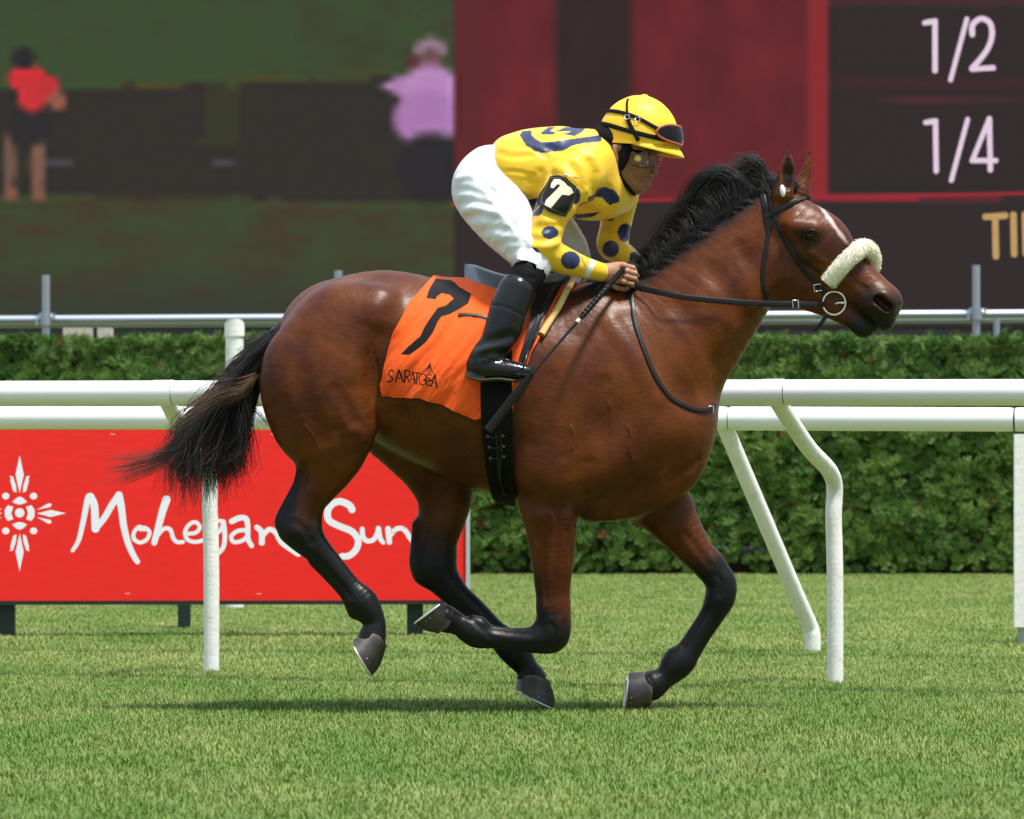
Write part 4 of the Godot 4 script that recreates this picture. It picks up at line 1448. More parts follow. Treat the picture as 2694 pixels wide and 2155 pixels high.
func build_hair(h: Node3D) -> void:
	M.hair = paint(Color.WHITE, 0.42, 0.5)
	M.hair.vertex_color_use_as_albedo = true
	var black := Color(0.0085, 0.0072, 0.0070)
	var brown := Color(0.055, 0.026, 0.014)
	var pale := Color(0.14, 0.085, 0.042)
	# tail: the dock first, then the locks
	var s := Shape.new()
	var dock := path3([752, 862, 0, 722, 890, 0, 690, 935, 0, 650, 985, 0, 615, 1030, 0])
	var dr := PackedFloat32Array()
	for i in dock.size(): dr.append(lerpf(0.035, 0.016, i / (dock.size() - 1.0)))
	s.tube(dock, dr, 12, true, black)
	for i in 74:
		var t := rng.randf()
		var z := rng.randfn(0, 0.035)
		var lift := rng.randf_range(-1, 1)
		# from the dock, over the curve, down to the heavy end
		var x0 := lerpf(748, 690, t); var y0 := lerpf(862, 950, t)
		var ex := rng.randf_range(432, 632); var ey := rng.randf_range(1250, 1330) - pow(absf(ex - 520) / 110.0, 2.0) * 62.0
		var mx := lerpf(470, 640, (ex - 432) / 200.0) + lift * 14
		lock(s, path3([x0, y0, z, lerpf(x0, 600, 0.55) + lift * 16, 945 + lift * 22 + t * 50, z, lerpf(560, 640, (ex - 432) / 200.0), 1040 + lift * 25 + t * 20, z * 1.3, mx, 1140 + lift * 14, z * 1.7, lerpf(mx, ex, 0.6), 1210, z * 2.0, ex, ey, z * 2.2]), 26, 0.008, 0.021, 0.0013, black.lerp(brown, rng.randf() * 0.4), 0.7, 0.020)
	for i in 12:      # inner side, close to the buttock
		var z := rng.randfn(0, 0.03)
		lock(s, path3([745 - i, 880 + i * 6, z, 705, 950 + i * 4, z, 668, 1030, z, 645, 1090 + i * 2, z, 640 - i * 3, 1160, z, 622 - i * 5, 1235 + rng.randf() * 20, z]), 26, 0.007, 0.017, 0.0015, black, 0.5, 0.006)
	for i in 12:       # ends that fly out to the left
		var z := rng.randfn(0.02, 0.03)
		var e := rng.randf()
		lock(s, path3([590, 1010, z, 520, 1085, z, 462, 1165, z, lerpf(400, 420, e), lerpf(1188, 1238, e), z, lerpf(345, 350, e), lerpf(1196, 1266, e), z, lerpf(268, 320, rng.randf()), lerpf(1196, 1292, e), z]), 12, 0.006, 0.013, 0.0010, black.lerp(brown, 0.5), 0.6)
	for i in 26:      # sun-bleached hairs on top
		var z := rng.randf_range(0.06, 0.11)
		var e := rng.randf()
		lock(s, path3([676 - e * 20, 985 + e * 30, z, 640, 1000 + e * 45, z, 585, 1012 + e * 50, z, 540, 1040 + e * 45, z, lerpf(455, 500, rng.randf()), 1075 + e * 60, z]), 6, 0.006, 0.022, 0.0010, brown.lerp(pale, rng.randf_range(0.3, 0.9)), 0.8)
	for i in 8:       # strays
		var e := rng.randf()
		lock(s, path3([640, 960 + e * 60, 0.03, 600, 950 + e * 60, 0.03, 570, 930 + e * 80, 0.03, 545 - e * 40, 905 + e * 190, 0.03]), 3, 0.004, 0.03, 0.0007, brown.lerp(pale, 0.7), 1.0)
	for i in 10:
		var z := rng.randfn(0, 0.03)
		lock(s, path3([720, 900 + i * 5, z, 690, 985, z, 665, 1060, z, 680 + i, 1085 + i, z, 708, 1112 + i, z]), 5, 0.006, 0.014, 0.0009, black, 0.8)
		lock(s, path3([728 - i, 868 + i * 2, z, 690, 882 + i * 5, z, 660, 890 + i * 5, z, 636 - i, 892 + i * 6, z]), 8, 0.004, 0.012, 0.0011, black.lerp(brown, 0.3), 0.8)
	part("tail", s.mesh(), M.hair, h).set_meta("label", "black tail streaming behind with sun-bleached brown ends")
	# mane
	s = Shape.new()
	for i in 330:
		var t := rng.randf()
		var px := lerpf(1540, 2030, t)
		var py := lerpf(795, 742, (px - 1540) / 140.0) if px < 1680 else 742.0 - (px - 1702.0) * 0.722 - 22.0
		var z := 0.02 + rng.randfn(0, 0.012)
		var wave := 0.6 * noise.get_noise_1d(t * 11.0) + rng.randfn(0, 0.4)
		if px < 1700.0:
			# falls over the shoulder towards the near side
			lock(s, path3([px, py, z, px - 22, py - 18 + wave * 6, z + 0.02, px - 60, py - 2 + wave * 10, z + 0.05, px - 95, py + 18 + wave * 14, z + 0.07, px - 125, py + 40 + wave * 22, z + 0.09]), 13, 0.006, 0.011, 0.0009, black, 0.8, 0.004)
		else:
			var up := 24.0 + 22.0 * step(0.30, 0.62, t) * step(0.92, 0.76, t) * (1.0 + wave) + 28.0 * step(0.62, 0.72, t) * step(0.86, 0.78, t) + rng.randfn(0, 9)
			var bk := (38.0 + 45.0 * step(0.4, 0.7, t)) * rng.randf_range(0.7, 1.25)
			lock(s, path3([px, py + 8, z, px - 6, py - up * 0.65, z * 0.6, px - bk * 0.45, py - up, -0.01, px - bk * 0.85, py - up * 0.75 + wave * 18, -0.03, px - bk * 1.2, py - up * 0.15 + wave * 24, -0.045]), 14, 0.008, 0.014, 0.0009, black.lerp(brown, rng.randf() * 0.15), 0.9, 0.006)
			if i % 3 == 0: lock(s, path3([px, py + 14, z + 0.012, px - 26, py + 10, z + 0.01, px - 64, py + 30 + wave * 10, z + 0.006, px - 104, py + 58 + wave * 18, z + 0.006]), 7, 0.004, 0.007, 0.0010, black, 0.8, 0.002)
	for i in 34:      # the big tuft blown up half way along
		var e := rng.randf()
		lock(s, path3([1930 + e * 30, 560 - e * 20, 0.02, 1938 + e * 20, 500 - e * 15, 0.01, 1905 + e * 20, 455 + e * 14, 0.0, 1858 + e * 15, 464 + e * 26, -0.01, 1822 + e * 15, 508 + e * 34, -0.02, 1814 + e * 14, 560 + e * 30, -0.03]), 14, 0.012, 0.018, 0.0012, black, 1.0, 0.010)
		lock(s, path3([2030 - e * 12, 500 + e * 15, 0.02, 2012, 452 + e * 20, 0.0, 1988, 420 + e * 26, -0.01, 1960 + e * 10, 424 + e * 34, -0.02, 1930, 436 + e * 55, -0.03]), 11, 0.008, 0.015, 0.0011, black.lerp(brown, 0.2), 1.0, 0.006)
	for i in 14:      # forelock swept back between the ears
		lock(s, path3([2096, 492, hz(2060) + rng.randfn(0, 0.02), 2080, 478, hz(2060), 2052, 482, hz(2060) - 0.01, 2020, 470 + rng.randfn(0, 10), -0.02]), 14, 0.006, 0.012, 0.0012, black, 0.7)
	part("mane", s.mesh(), M.hair, h).set_meta("label", "black mane blown up and back from the neck")


# ---------------------------------------------------------------- tack
func crop4(list: Array) -> Array:    # places read on an enlarged part of the photograph
	var out := []
	for i in range(0, list.size(), 2): out.append(Vector2(980.0 + list[i] / 2.6957, 680.0 + list[i + 1] / 2.6957))
	return out


func crop5(list: Array) -> Array:
	var out := []
	for i in range(0, list.size(), 2): out.append(Vector2(640.0 + list[i] / 2.874, 700.0 + list[i + 1] / 2.874))
	return out


func along(line: Array, t: float) -> Vector2:
	var total := 0.0
	for i in line.size() - 1: total += (line[i + 1] as Vector2).distance_to(line[i])
	var left := t * total
	for i in line.size() - 1:
		var l := (line[i + 1] as Vector2).distance_to(line[i])
		if left <= l or i == line.size() - 2: return (line[i] as Vector2).lerp(line[i + 1], clampf(left / l, 0, 1))
		left -= l
	return line[-1]


func sheet(f: Field, L: Array, R: Array, T: Array, Bt: Array, nu: int, nv: int, lift: float, thick: float, fold: float, box: Rect2, side := 1.0) -> ArrayMesh:
	# cloth or leather laid on the solid inside four side-view edges; the print is laid out flat across it
	var s := Shape.new()
	var ok := []
	for layer in 2:
		for j in nv + 1:
			for i in nu + 1:
				var u := float(i) / nu; var v := float(j) / nv
				var a := along(L, v); var b := along(R, v); var c := along(T, u); var d := along(Bt, u)
				var q := a.lerp(b, u) + c.lerp(d, v) - (L[0] as Vector2).lerp(R[0], u).lerp((L[-1] as Vector2).lerp(R[-1], u), v)
				var p := surf(f, q.x, q.y, side)
				if not is_finite(p.x):
					# past the outline of the back: hold on to the ridge
					for k in 14:
						p = surf(f, q.x, q.y + 3.0 * (k + 1), side)
						if is_finite(p.x): break
				var nn := out_of(f, p)
				var wave := fold * (noise.get_noise_2d(q.x * 0.011 + q.y * 0.008, q.y * 0.003) + 0.18 * noise.get_noise_2d(q.x * 0.03 + q.y * 0.02, q.y * 0.008 + 30.0)) * (0.3 + v * v)
				p += nn * (lift + wave + (thick if layer == 0 else 0.0))
				s.vert(p, nn if layer == 0 else -nn, Color.WHITE, Vector2((q.x - box.position.x) / box.size.x, (q.y - box.position.y) / box.size.y))
	var row := nu + 1
	var per := row * (nv + 1)
	# normals from the folded surface
	for j in nv + 1:
		for i in nu + 1:
			var a := s.v[j * row + mini(i + 1, nu)] - s.v[j * row + maxi(i - 1, 0)]
			var b := s.v[mini(j + 1, nv) * row + i] - s.v[maxi(j - 1, 0) * row + i]
			var g := a.cross(b).normalized()
			if g.dot(s.n[j * row + i]) < 0: g = -g
			if g.length() > 0.5:
				s.n[j * row + i] = g
				s.n[per + j * row + i] = -g
	for j in nv:
		for i in nu:
			for l in 2: s.quad(l * per + j * row + i, l * per + j * row + i + 1, l * per + (j + 1) * row + i + 1, l * per + (j + 1) * row + i)
	var rim := []
	for i in nu: rim.append([i, i + 1, Vector3.UP])
	for i in nu: rim.append([nv * row + i, nv * row + i + 1, Vector3.DOWN])
	for j in nv: rim.append([j * row, (j + 1) * row, Vector3.LEFT])
	for j in nv: rim.append([j * row + nu, (j + 1) * row + nu, Vector3.RIGHT])
	for e in rim:
		var ids := []
		for k in [e[0], e[1], per + e[1], per + e[0]]: ids.append(s.vert(s.v[k], e[2], Color.WHITE, s.uv[k]))
		s.quad(ids[0], ids[1], ids[2], ids[3])
	return s.mesh()


func round_hit(f: Field, px: float, cy: float, ang: float) -> Vector3:
	# where a line from the spine axis leaves the trunk, at an angle round it (0 = towards the camera, -90 = down)
	var dir := Vector3(0, sin(ang), cos(ang))
	var o := at(px, cy, 0)
	var lo := 0.0; var hi := 0.6
	for i in 14:
		var m := (lo + hi) * 0.5
		if f.ev(o + dir * m, band_list) < 0.0: lo = m
		else: hi = m
	return o + dir * lo


var band_list := PackedInt32Array()


func build_tack() -> void:
	M.leather = relief(paint(Color(0.010, 0.0098, 0.0098), 0.36, 0.36), noise_tex(0.08, 256, true, 3.0), 9.0, 0.25)
	M.webbing = relief(paint(Color(0.009, 0.009, 0.0095), 0.75, 0.2), noise_tex(0.12, 256, true, 5.0), 14.0, 0.4)
	M.bright = paint(Color(0.78, 0.78, 0.76), 0.22, 0.5, 0.95)
	# ---- number cloth
	var box := Rect2(975, 690, 535, 430)
	var K := 2.0
	var img := Image.create(int(box.size.x * K), int(box.size.y * K), false, Image.FORMAT_RGB8)
	var orange := Color8(250, 96, 36)
	img.fill(orange)
	for y in img.get_height():
		for x in img.get_width():
			img.set_pixel(x, y, orange * (1.0 + 0.05 * noise.get_noise_2d(x * 0.01, y * 0.012) + 0.035 * noise.get_noise_2d(x * 0.6, y * 0.6)))
	var pos := box.position
	var seven := PackedVector2Array()
	for p in crop5([1450, 118, 1570, 130, 1605, 155, 1628, 180, 1722, 235, 1700, 300, 1640, 338, 1560, 382, 1500, 396, 1470, 440, 1440, 510, 1390, 580, 1330, 630, 1260, 678, 1203, 672, 1250, 620, 1310, 570, 1344, 540, 1370, 480, 1420, 400, 1470, 332, 1530, 320, 1592, 268, 1560, 240, 1500, 222, 1466, 245, 1455, 266, 1385, 258, 1408, 190]): seven.append((p - pos) * K)
	var ink := Color8(26, 24, 26)
	fill_shape(img, seven, ink)
	var w := func(list: Array, a: float, b: float) -> void:
		var out := []
		for p in crop5(list): out.append((p - pos) * K)
		stroke(img, curve2(out, 4), a * K / 2.874, b * K / 2.874, ink)
	w.call([1158, 798, 1140, 786, 1120, 800, 1128, 822, 1150, 838, 1150, 858, 1130, 868, 1114, 858], 9, 9)
	w.call([1168, 872, 1192, 786], 7, 9); w.call([1192, 786, 1218, 876], 11, 10); w.call([1180, 842, 1210, 846], 6, 6)
	w.call([1228, 878, 1232, 790], 10, 10); w.call([1232, 790, 1262, 796, 1262, 826, 1236, 836], 9, 8); w.call([1240, 836, 1266, 880], 10, 9)
	w.call([1262, 882, 1288, 800], 7, 9); w.call([1288, 800, 1308, 888], 11, 10); w.call([1274, 854, 1302, 858], 6, 6)
	w.call([1300, 806, 1346, 812], 9, 9); w.call([1322, 808, 1320, 890], 10, 10)
	w.call([1364, 812, 1340, 836, 1342, 880, 1366, 896, 1392, 876, 1390, 832, 1364, 812], 8, 8)
	w.call([1430, 826, 1408, 818, 1392, 846, 1396, 886, 1420, 904, 1438, 888, 1436, 866, 1416, 866], 8, 8)
	w.call([1432, 908, 1456, 822], 7, 9); w.call([1456, 822, 1472, 916], 11, 10); w.call([1442, 878, 1468, 884], 6, 6)
	for k in 6: w.call([1417, 732, lerpf(1400, 1426, k / 5.0), 765, lerpf(1358, 1442, k / 5.0), 802 + k * 2], 4, 6)
	w.call([1376, 860, 1400, 846, 1420, 858, 1400, 872, 1376, 860], 9, 9)
	# seams and hems
	var hem := Color8(214, 70, 22)
	var sm := func(list: Array) -> void:
		var out := []
		for p in crop4(list): out.append((p - pos) * K)
		stroke(img, out, 1.6, 1.6, hem)
	sm.call([385, 210, 262, 345, 164, 522, 104, 740, 72, 950])
	sm.call([72, 950, 200, 968, 330, 968, 480, 1012, 620, 1072, 715, 1118])
	sm.call([718, 1118, 728, 900]); sm.call([735, 1118, 745, 880]); sm.call([620, 425, 780, 455])
	var cloth_mat := paint(Color.WHITE, 0.72, 0.25)
	cloth_mat.albedo_texture = ImageTexture.create_from_image(img)
	cloth_mat.rim_enabled = true
	cloth_mat.rim = 0.2
	cloth_mat.rim_tint = 0.8
	var L := [Vector2(1150, 716), Vector2(1140, 732), Vector2(1121, 754), Vector2(1073, 806), Vector2(1036, 873), Vector2(1013, 954), Vector2(1000, 1038)]
	var R := [Vector2(1500, 735), Vector2(1488, 762), Vector2(1462, 802), Vector2(1421, 888), Vector2(1395, 932), Vector2(1370, 1014), Vector2(1351, 1062), Vector2(1345, 1103)]
	var T := [Vector2(1150, 716), Vector2(1300, 722), Vector2(1500, 735)]
	var Bt := [Vector2(1000, 1038), Vector2(1054, 1045), Vector2(1102, 1044), Vector2(1158, 1062), Vector2(1210, 1084), Vector2(1247, 1103), Vector2(1300, 1092), Vector2(1329, 1097), Vector2(1345, 1103)]
	var cl := base("saddle_cloth")
	tag(cl, "orange number cloth with a black seven under the saddle", "saddle cloth")
	part("cloth", sheet(HF, L, R, T, Bt, 84, 66, 0.010, 0.003, 0.017, box), cloth_mat, cl)
	part("cloth", sheet(HF, L, R, T, Bt, 30, 24, 0.006, 0.003, 0.006, box, -1.0), paint(Color(0.93, 0.09, 0.012), 0.72, 0.25), cl)
	# cream pad that edges the cloth in front
	var pad := base("saddle_pad")
	tag(pad, "cream foam pad showing in front of the orange cloth", "pad")
	var line := drape(HF, curve2(v2([1508, 745, 1494, 770, 1470, 812, 1445, 850, 1424, 884]), 5), 1.0, 0.012)
	var s := Shape.new()
	s.tube(line, even(line.size(), 0.0125), 14)
	part("roll", s.mesh(), relief(paint(Color(0.72, 0.50, 0.20), 0.85, 0.3), noise_tex(0.1, 128, true, 5.0), 12.0, 0.6), pad)
	# ---- saddle
	var sd := base("saddle")
	tag(sd, "small black racing saddle under the jockey", "saddle")
	s = Shape.new()
	var nu := 26; var nw := 20
	for layer in 2:
		for i in nu + 1:
			for j in nw + 1:
				var u := float(i) / nu; var wv := lerpf(-1, 1, float(j) / nw)
				var half := 0.125 * sqrt(maxf(0.0, 1.0 - pow(maxf(0.0, 1.0 - u / 0.3), 2.0))) * lerpf(1.0, 0.62, smoothstep(0.3, 0.8, u)) + 0.004
				var px := lerpf(1222, 1500, u)
				var py := lerpf(694, 716, u) + 22.0 * sin(clampf((u - 0.1) / 0.8, 0, 1) * PI) + 52.0 * wv * wv * lerpf(1.0, 1.2, u)
				var p := at(px, py, 0)
				p.z = wv * half
				if layer == 1: p.y -= 0.022 + 0.008 * (1.0 - wv * wv)
				s.vert(p, Vector3.UP if layer == 0 else Vector3.DOWN)
	var per := (nu + 1) * (nw + 1)
	for i in nu + 1:
		for j in nw + 1:
			var a := s.v[mini(i + 1, nu) * (nw + 1) + j] - s.v[maxi(i - 1, 0) * (nw + 1) + j]
			var b := s.v[i * (nw + 1) + mini(j + 1, nw)] - s.v[i * (nw + 1) + maxi(j - 1, 0)]
			var g := b.cross(a).normalized()
			if g.y < 0: g = -g
			s.n[i * (nw + 1) + j] = g
	for i in nu:
		for j in nw:
			for l in 2:
				var a := l * per + i * (nw + 1) + j
				s.quad(a, a + 1, a + nw + 2, a + nw + 1)
	for j in nw:
		s.face(s.v[j], s.v[j + 1], s.v[per + j + 1], s.v[per + j], Vector3.LEFT)
		var e := nu * (nw + 1) + j
		s.face(s.v[e], s.v[e + 1], s.v[per + e + 1], s.v[per + e], Vector3.RIGHT)
	for i in nu:
		for jj in [0, nw]:
			var a: int = i * (nw + 1) + jj; var b: int = (i + 1) * (nw + 1) + jj
			s.face(s.v[a], s.v[b], s.v[per + b], s.v[per + a], Vector3(0, 0, -1.0 if jj == 0 else 1.0))
	part("seat", s.mesh(), relief(paint(Color(0.13, 0.155, 0.20), 0.26, 0.6), noise_tex(0.05, 256, true, 2.0), 5.0, 0.15), sd)
	var fl := [Vector2(1395, 762), Vector2(1392, 850), Vector2(1358, 960)]
	var fr := [Vector2(1486, 756), Vector2(1440, 830), Vector2(1380, 948)]
	for k in 2:
		part("flap", sheet(HF, fl, fr, [fl[0], fr[0]], [fl[2], fr[2]], 14, 24, 0.022, 0.004, 0.003, box, 1.0 - 2.0 * k), M.leather, sd)
	# pommel leathers standing up in front of the seat
	line = drape(HF, curve2(v2([1500, 745, 1470, 772, 1440, 812, 1412, 860, 1396, 905]), 6), 1.0, 0.032)
	part("billet", belt(HF, line, 0.016, 0.004), M.leather, sd)
	line = drape(HF, curve2(v2([1206, 834, 1236, 834, 1262, 838, 1280, 842]), 5), 1.0, 0.014)
	part("surcingle_end", belt(HF, line, 0.014, 0.004), M.leather, sd)
	# girth: a broad elastic band right round the trunk
	band_list = PackedInt32Array()
	for i in HF.every:
		for a in 8:
			if HF.one(i, at(1310, 1037, 0) + Vector3(0, sin(a * 0.8), cos(a * 0.8)) * 0.3) < 0.2 or HF.one(i, at(1310, 1037, 0)) < 0.15:
				band_list.append(i)
				break
	s = Shape.new()
	var rows := 84; var cols := 10
	for layer in 2:
		for j in rows + 1:
			var ang := lerpf(0.50, -PI - 0.50, float(j) / rows)
			var down := clampf(-ang / (PI * 0.5), 0, 1) if ang > -PI * 0.5 else clampf((PI + ang) / (PI * 0.5), 0, 1)
			var x0 := lerpf(1266, 1304, down * down); var x1 := lerpf(1347, 1356, down)
			for i in cols + 1:
				var u := float(i) / cols
				var p := round_hit(HF, lerpf(x0, x1, u), 1037, ang)
				var nn := Vector3(0, sin(ang), cos(ang))
				var edge := 0.0035 if (i == 0 or i == cols) else 0.0
				p += nn * ((0.027 - edge) if layer == 0 else 0.012)
				s.vert(p, (nn + Vector3((-0.6 if i == 0 else 0.6 if i == cols else 0.0), 0, 0)).normalized() * (1.0 if layer == 0 else -1.0))
	per = (rows + 1) * (cols + 1)
	for j in rows:
		for i in cols:
			for l in 2:
				var a := l * per + j * (cols + 1) + i
				s.quad(a, a + 1, a + cols + 2, a + cols + 1)
		for i in [0, cols]:
			var a: int = j * (cols + 1) + i; var b: int = a + cols + 1
			s.face(s.v[a], s.v[b], s.v[per + b], s.v[per + a], Vector3(-1.0 if i == 0 else 1.0, 0, 0))
	var girth := part("girth", s.mesh(), M.webbing, sd)
	for k in 3:
		line = drape(HF, v2([1284 + k * 4, 1140 + k * 27, 1302 + k * 4, 1143 + k * 27, 1324 + k * 4, 1140 + k * 27]), 1.0, 0.030)
		part("keeper", belt(HF, line, 0.007, 0.004), M.leather, girth)
		for e in [line[0], line[-1]]:
			s = Shape.new()
			s.ball(e + Vector3(0, 0, 0.002), Vector3(0.006, 0.006, 0.004), 6, 10)
			part("stud", s.mesh(), paint(Color(0.10, 0.085, 0.06), 0.4, 0.5, 0.7), girth)
	for k in 2:
		line = drape(HF, curve2(v2([1304 + k * 12, 1128, 1312 + k * 12, 1190, 1322 + k * 10, 1240, 1332 + k * 8, 1286]), 4), 1.0, 0.0295)
		part("girth_strap", belt(HF, line, 0.008, 0.003), M.leather, girth)
	# stirrups
	for k in 2:
		var sgn := 1.0 - 2.0 * k
		var zz := 0.335 * sgn
		var iron := base("stirrup")
		tag(iron, ["near side", "far side"][k] + " stirrup iron hanging from the racing saddle", "stirrup", "stirrups")
		s = Shape.new()
		var loop := PackedVector3Array()
		var c := at(1384 + k * 46, 962, zz)
		for i in 25:
			var a := lerpf(-0.25, PI + 0.25, i / 24.0)
			loop.append(c + Vector3(-0.010 + 0.016 * sin(a), sin(a) * 0.062 - 0.022 + 0.01, cos(a) * 0.058))
		s.tube(loop, even(25, 0.0045), 8)
		part("arch", s.mesh(), paint(Color(0.05, 0.05, 0.055), 0.3, 0.5, 0.8), iron)
		s = Shape.new()
		s.box(c + Vector3(-0.012, -0.030, 0), Vector3(0.022, 0.004, 0.058))
		part("tread", s.mesh(), M.black, iron)
		s = Shape.new()
		var top := at(1420 + k * 46, 830, 0.285 * sgn)
		s.tube(PackedVector3Array([top, top.lerp(c + Vector3(0, 0.05, 0), 0.5) + Vector3(0, 0, 0.012 * sgn), c + Vector3(0.002, 0.05, 0)]), even(3, 0.010), 10, true, Color.WHITE, 0.22, Vector3(0, 0, 1))
		part("stirrup_leather", s.mesh(), M.leather, iron)

	# ---- bridle
	var br := base("bridle")
	tag(br, "black leather bridle with ring bit on the horse's head", "bridle")
	for side in [1.0, -1.0]:
		part("headpiece", strap(HF, [2006, 512, 2014, 545, 2020, 575, 2026, 600], side, 0.020, 0.005, 0.004), M.leather, br)
		part("cheekpiece", strap(HF, [2020, 500, 2030, 545, 2041, 578, 2060, 620, 2088, 668, 2116, 709, 2144, 742, 2172, 775], side, 0.017, 0.005, 0.004), M.leather, br)
		part("throat_strap", strap(HF, [2016, 578, 2022, 612, 2015, 660, 2008, 710, 2010, 756, 2020, 790], side, 0.014, 0.005, 0.004), M.leather, br)
		part("noseband_strap", strap(HF, [2058, 612, 2084, 648, 2120, 688, 2158, 716], side, 0.010, 0.004, 0.003), M.leather, br)
		part("browband", strap(HF, [2012, 574, 2036, 560, 2064, 545, 2092, 531, 2116, 522, 2132, 520], side, 0.018, 0.006, 0.005), M.leather, br)
		var rp := surf(HF, 2194, 798, side)
		var c := rp + Vector3(0, 0, 0.010 * side)
		var ring := PackedVector3Array()
		for i in 33: ring.append(c + Vector3(cos(TAU * i / 32) * 0.040, sin(TAU * i / 32) * 0.041, 0.006 * cos(TAU * i / 32) * side))
		s = Shape.new()
		s.tube(ring, even(33, 0.0038), 10, false)
		part("bit_ring", s.mesh(), M.bright, br)
		s = Shape.new()
		s.tube(PackedVector3Array([c + Vector3(0.040, 0.002, 0), c + Vector3(0.015, 0.001, 0.0), c + Vector3(0.0, -0.004, -0.02 * side)]), PackedFloat32Array([0.006, 0.0045, 0.004]), 10)
		s.ball(c + Vector3(0.040, 0.002, 0), Vector3.ONE * 0.0075, 8, 12)
		part("mouthpiece", s.mesh(), M.bright, br)
		var bk := surf(HF, 2150, 757, side)
		s = Shape.new()
		var fr4 := PackedVector3Array()
		for q in [[-0.013, 0.009], [0.012, 0.013], [0.015, -0.010], [-0.010, -0.014], [-0.013, 0.009]]: fr4.append(bk + Vector3(q[0], q[1], 0.010 * side))
		s.tube(fr4, even(5, 0.0022), 8, false)
		part("buckle", s.mesh(), M.bright, br)
		# rein from the ring back to the hand
		var hand := at(1655, 752, 0.075) if side > 0 else at(1672, 716, -0.055)
		var rl := PackedVector3Array([hand, hand.lerp(at(1754, 773, 0.17 * side), 0.5), at(1754, 773, 0.165 * side), at(1824, 785, 0.165 * side), at(1963, 797, 0.15 * side), at(2095, 801, 0.145 * side + hz(2095) * 0.5), c + Vector3(-0.036, -0.004, 0.006 * side)])
		rl = smooth_line(rl, 8)
		s = Shape.new()
		s.tube(rl, even(rl.size(), 0.0105), 12, true, Color.WHITE, 0.2, Vector3(0, 0.05, 1))
		part("rein", s.mesh(), M.leather, br)
		if side > 0:
			s = Shape.new()
			var bq := at(2093, 800, 0.155)
			fr4 = PackedVector3Array()
			for q in [[-0.011, 0.013], [0.009, 0.014], [0.011, -0.012], [-0.009, -0.013], [-0.011, 0.013]]: fr4.append(bq + Vector3(q[0], q[1], 0.002))
			s.tube(fr4, even(5, 0.0018), 8, false)
			part("rein_buckle", s.mesh(), M.bright, br)
	s = Shape.new()
	s.tube(smooth_line(PackedVector3Array([at(2176, 826, hz(2176) + 0.055), at(2164, 846, hz(2176) + 0.06), at(2150, 862, hz(2176) + 0.06), at(2137, 868, hz(2176) + 0.058)]), 4), even(13, 0.0075), 10, true, Color.WHITE, 0.3, Vector3(0, 0, 1))
	part("loose_strap_end", s.mesh(), M.leather, br)
	# sheepskin noseband
	var nb := base("sheepskin_noseband")
	tag(nb, "thick cream sheepskin noseband across the horse's face", "noseband")
	var a0 := surf(HF, 2178, 744); var a1 := surf(HF, 2212, 702); var a2 := surf(HF, 2240, 676)
	var np := smooth_line(PackedVector3Array([a0 + Vector3(0, 0, 0.016), a1 + Vector3(0.004, 0.004, 0.022), a2 + Vector3(0.012, 0.012, 0.024), at(2266, 652, hz(2266) + 0.035), at(2284, 656, hz(2284) + 0.0), at(2294, 674, hz(2290) - 0.04), at(2294, 704, hz(2290) - 0.062), at(2276, 738, hz(2276) - 0.068)]), 8)
	s = Shape.new()
	var nr := PackedFloat32Array()
	for i in np.size(): nr.append(0.0295 * (0.93 + 0.07 * sin(PI * i / (np.size() - 1.0))) * (0.75 if i == 0 or i == np.size() - 1 else 1.0))
	s.tube(np, nr, 28)
	for i in s.v.size(): s.v[i] += s.n[i] * 0.003 * noise.get_noise_3d(s.v[i].x * 90, s.v[i].y * 90, s.v[i].z * 90)
	var fleece := paint(Color.WHITE, 0.95, 0.15)
	fleece.vertex_color_use_as_albedo = true
	for i in s.c.size(): s.c[i] = Color(0.90, 0.84, 0.69)
	part("pad", s.mesh(), fleece, nb)
	s = Shape.new()
	for i in 5200:
		var j := rng.randi_range(0, np.size() - 2)
		var c := np[j].lerp(np[j + 1], rng.randf())
		var d := (np[j + 1] - np[j]).normalized()
		var o := Vector3(rng.randfn(0, 1), rng.randfn(0, 1), rng.randfn(0, 1))
		o = (o - d * o.dot(d)).normalized()
		var p := c + o * 0.0278
		var e := p + (o + Vector3(rng.randfn(0, 0.5), rng.randfn(0, 0.5), rng.randfn(0, 0.5))) * 0.0045
		strand(s, PackedVector3Array([p, p.lerp(e, 0.55) + Vector3(rng.randfn(0, 0.0009), rng.randfn(0, 0.0009), 0), e]), 0.0012, 0.0006, Color(0.92, 0.87, 0.73) * rng.randf_range(0.85, 1.12))
	part("fleece", s.mesh(), fleece, nb).set_meta("kind", "stuff")
	# neck strap
	var ns := base("neck_strap")
	tag(ns, "thin black leather strap round the base of the horse's neck", "strap")
	for side in [1.0, -1.0]:
		part("strap", strap(HF, [1660, 770, 1664, 800, 1671, 850, 1695, 923, 1724, 990, 1760, 1042, 1800, 1068, 1840, 1080, 1866, 1078, 1880, 1066], side, 0.015, 0.005, 0.004), M.leather, ns)
	var kb := surf(HF, 1870, 1077)
	s = Shape.new()
	s.tube(PackedVector3Array([kb + Vector3(-0.008, 0.011, 0.008), kb + Vector3(0.009, 0.011, 0.008), kb + Vector3(0.009, -0.011, 0.008), kb + Vector3(-0.008, -0.011, 0.008), kb + Vector3(-0.008, 0.011, 0.008)]), even(5, 0.0018), 8, false)
	part("buckle", s.mesh(), M.bright, ns)
	# whip
	var wh := base("riding_whip")
	tag(wh, "long black riding whip held beside the jockey's boot", "whip")
	var w0 := at(1650, 696, 0.10); var w1 := at(1525, 840, 0.34); var w2 := at(1399, 984, 0.42); var w3 := at(1284, 1133, 0.41)
	s = Shape.new()
	s.tube(PackedVector3Array([w0, w0.lerp(w1, 0.5), w1]), PackedFloat32Array([0.010, 0.0105, 0.009]), 14)
	var hd := part("handle", s.mesh(), M.webbing, wh)
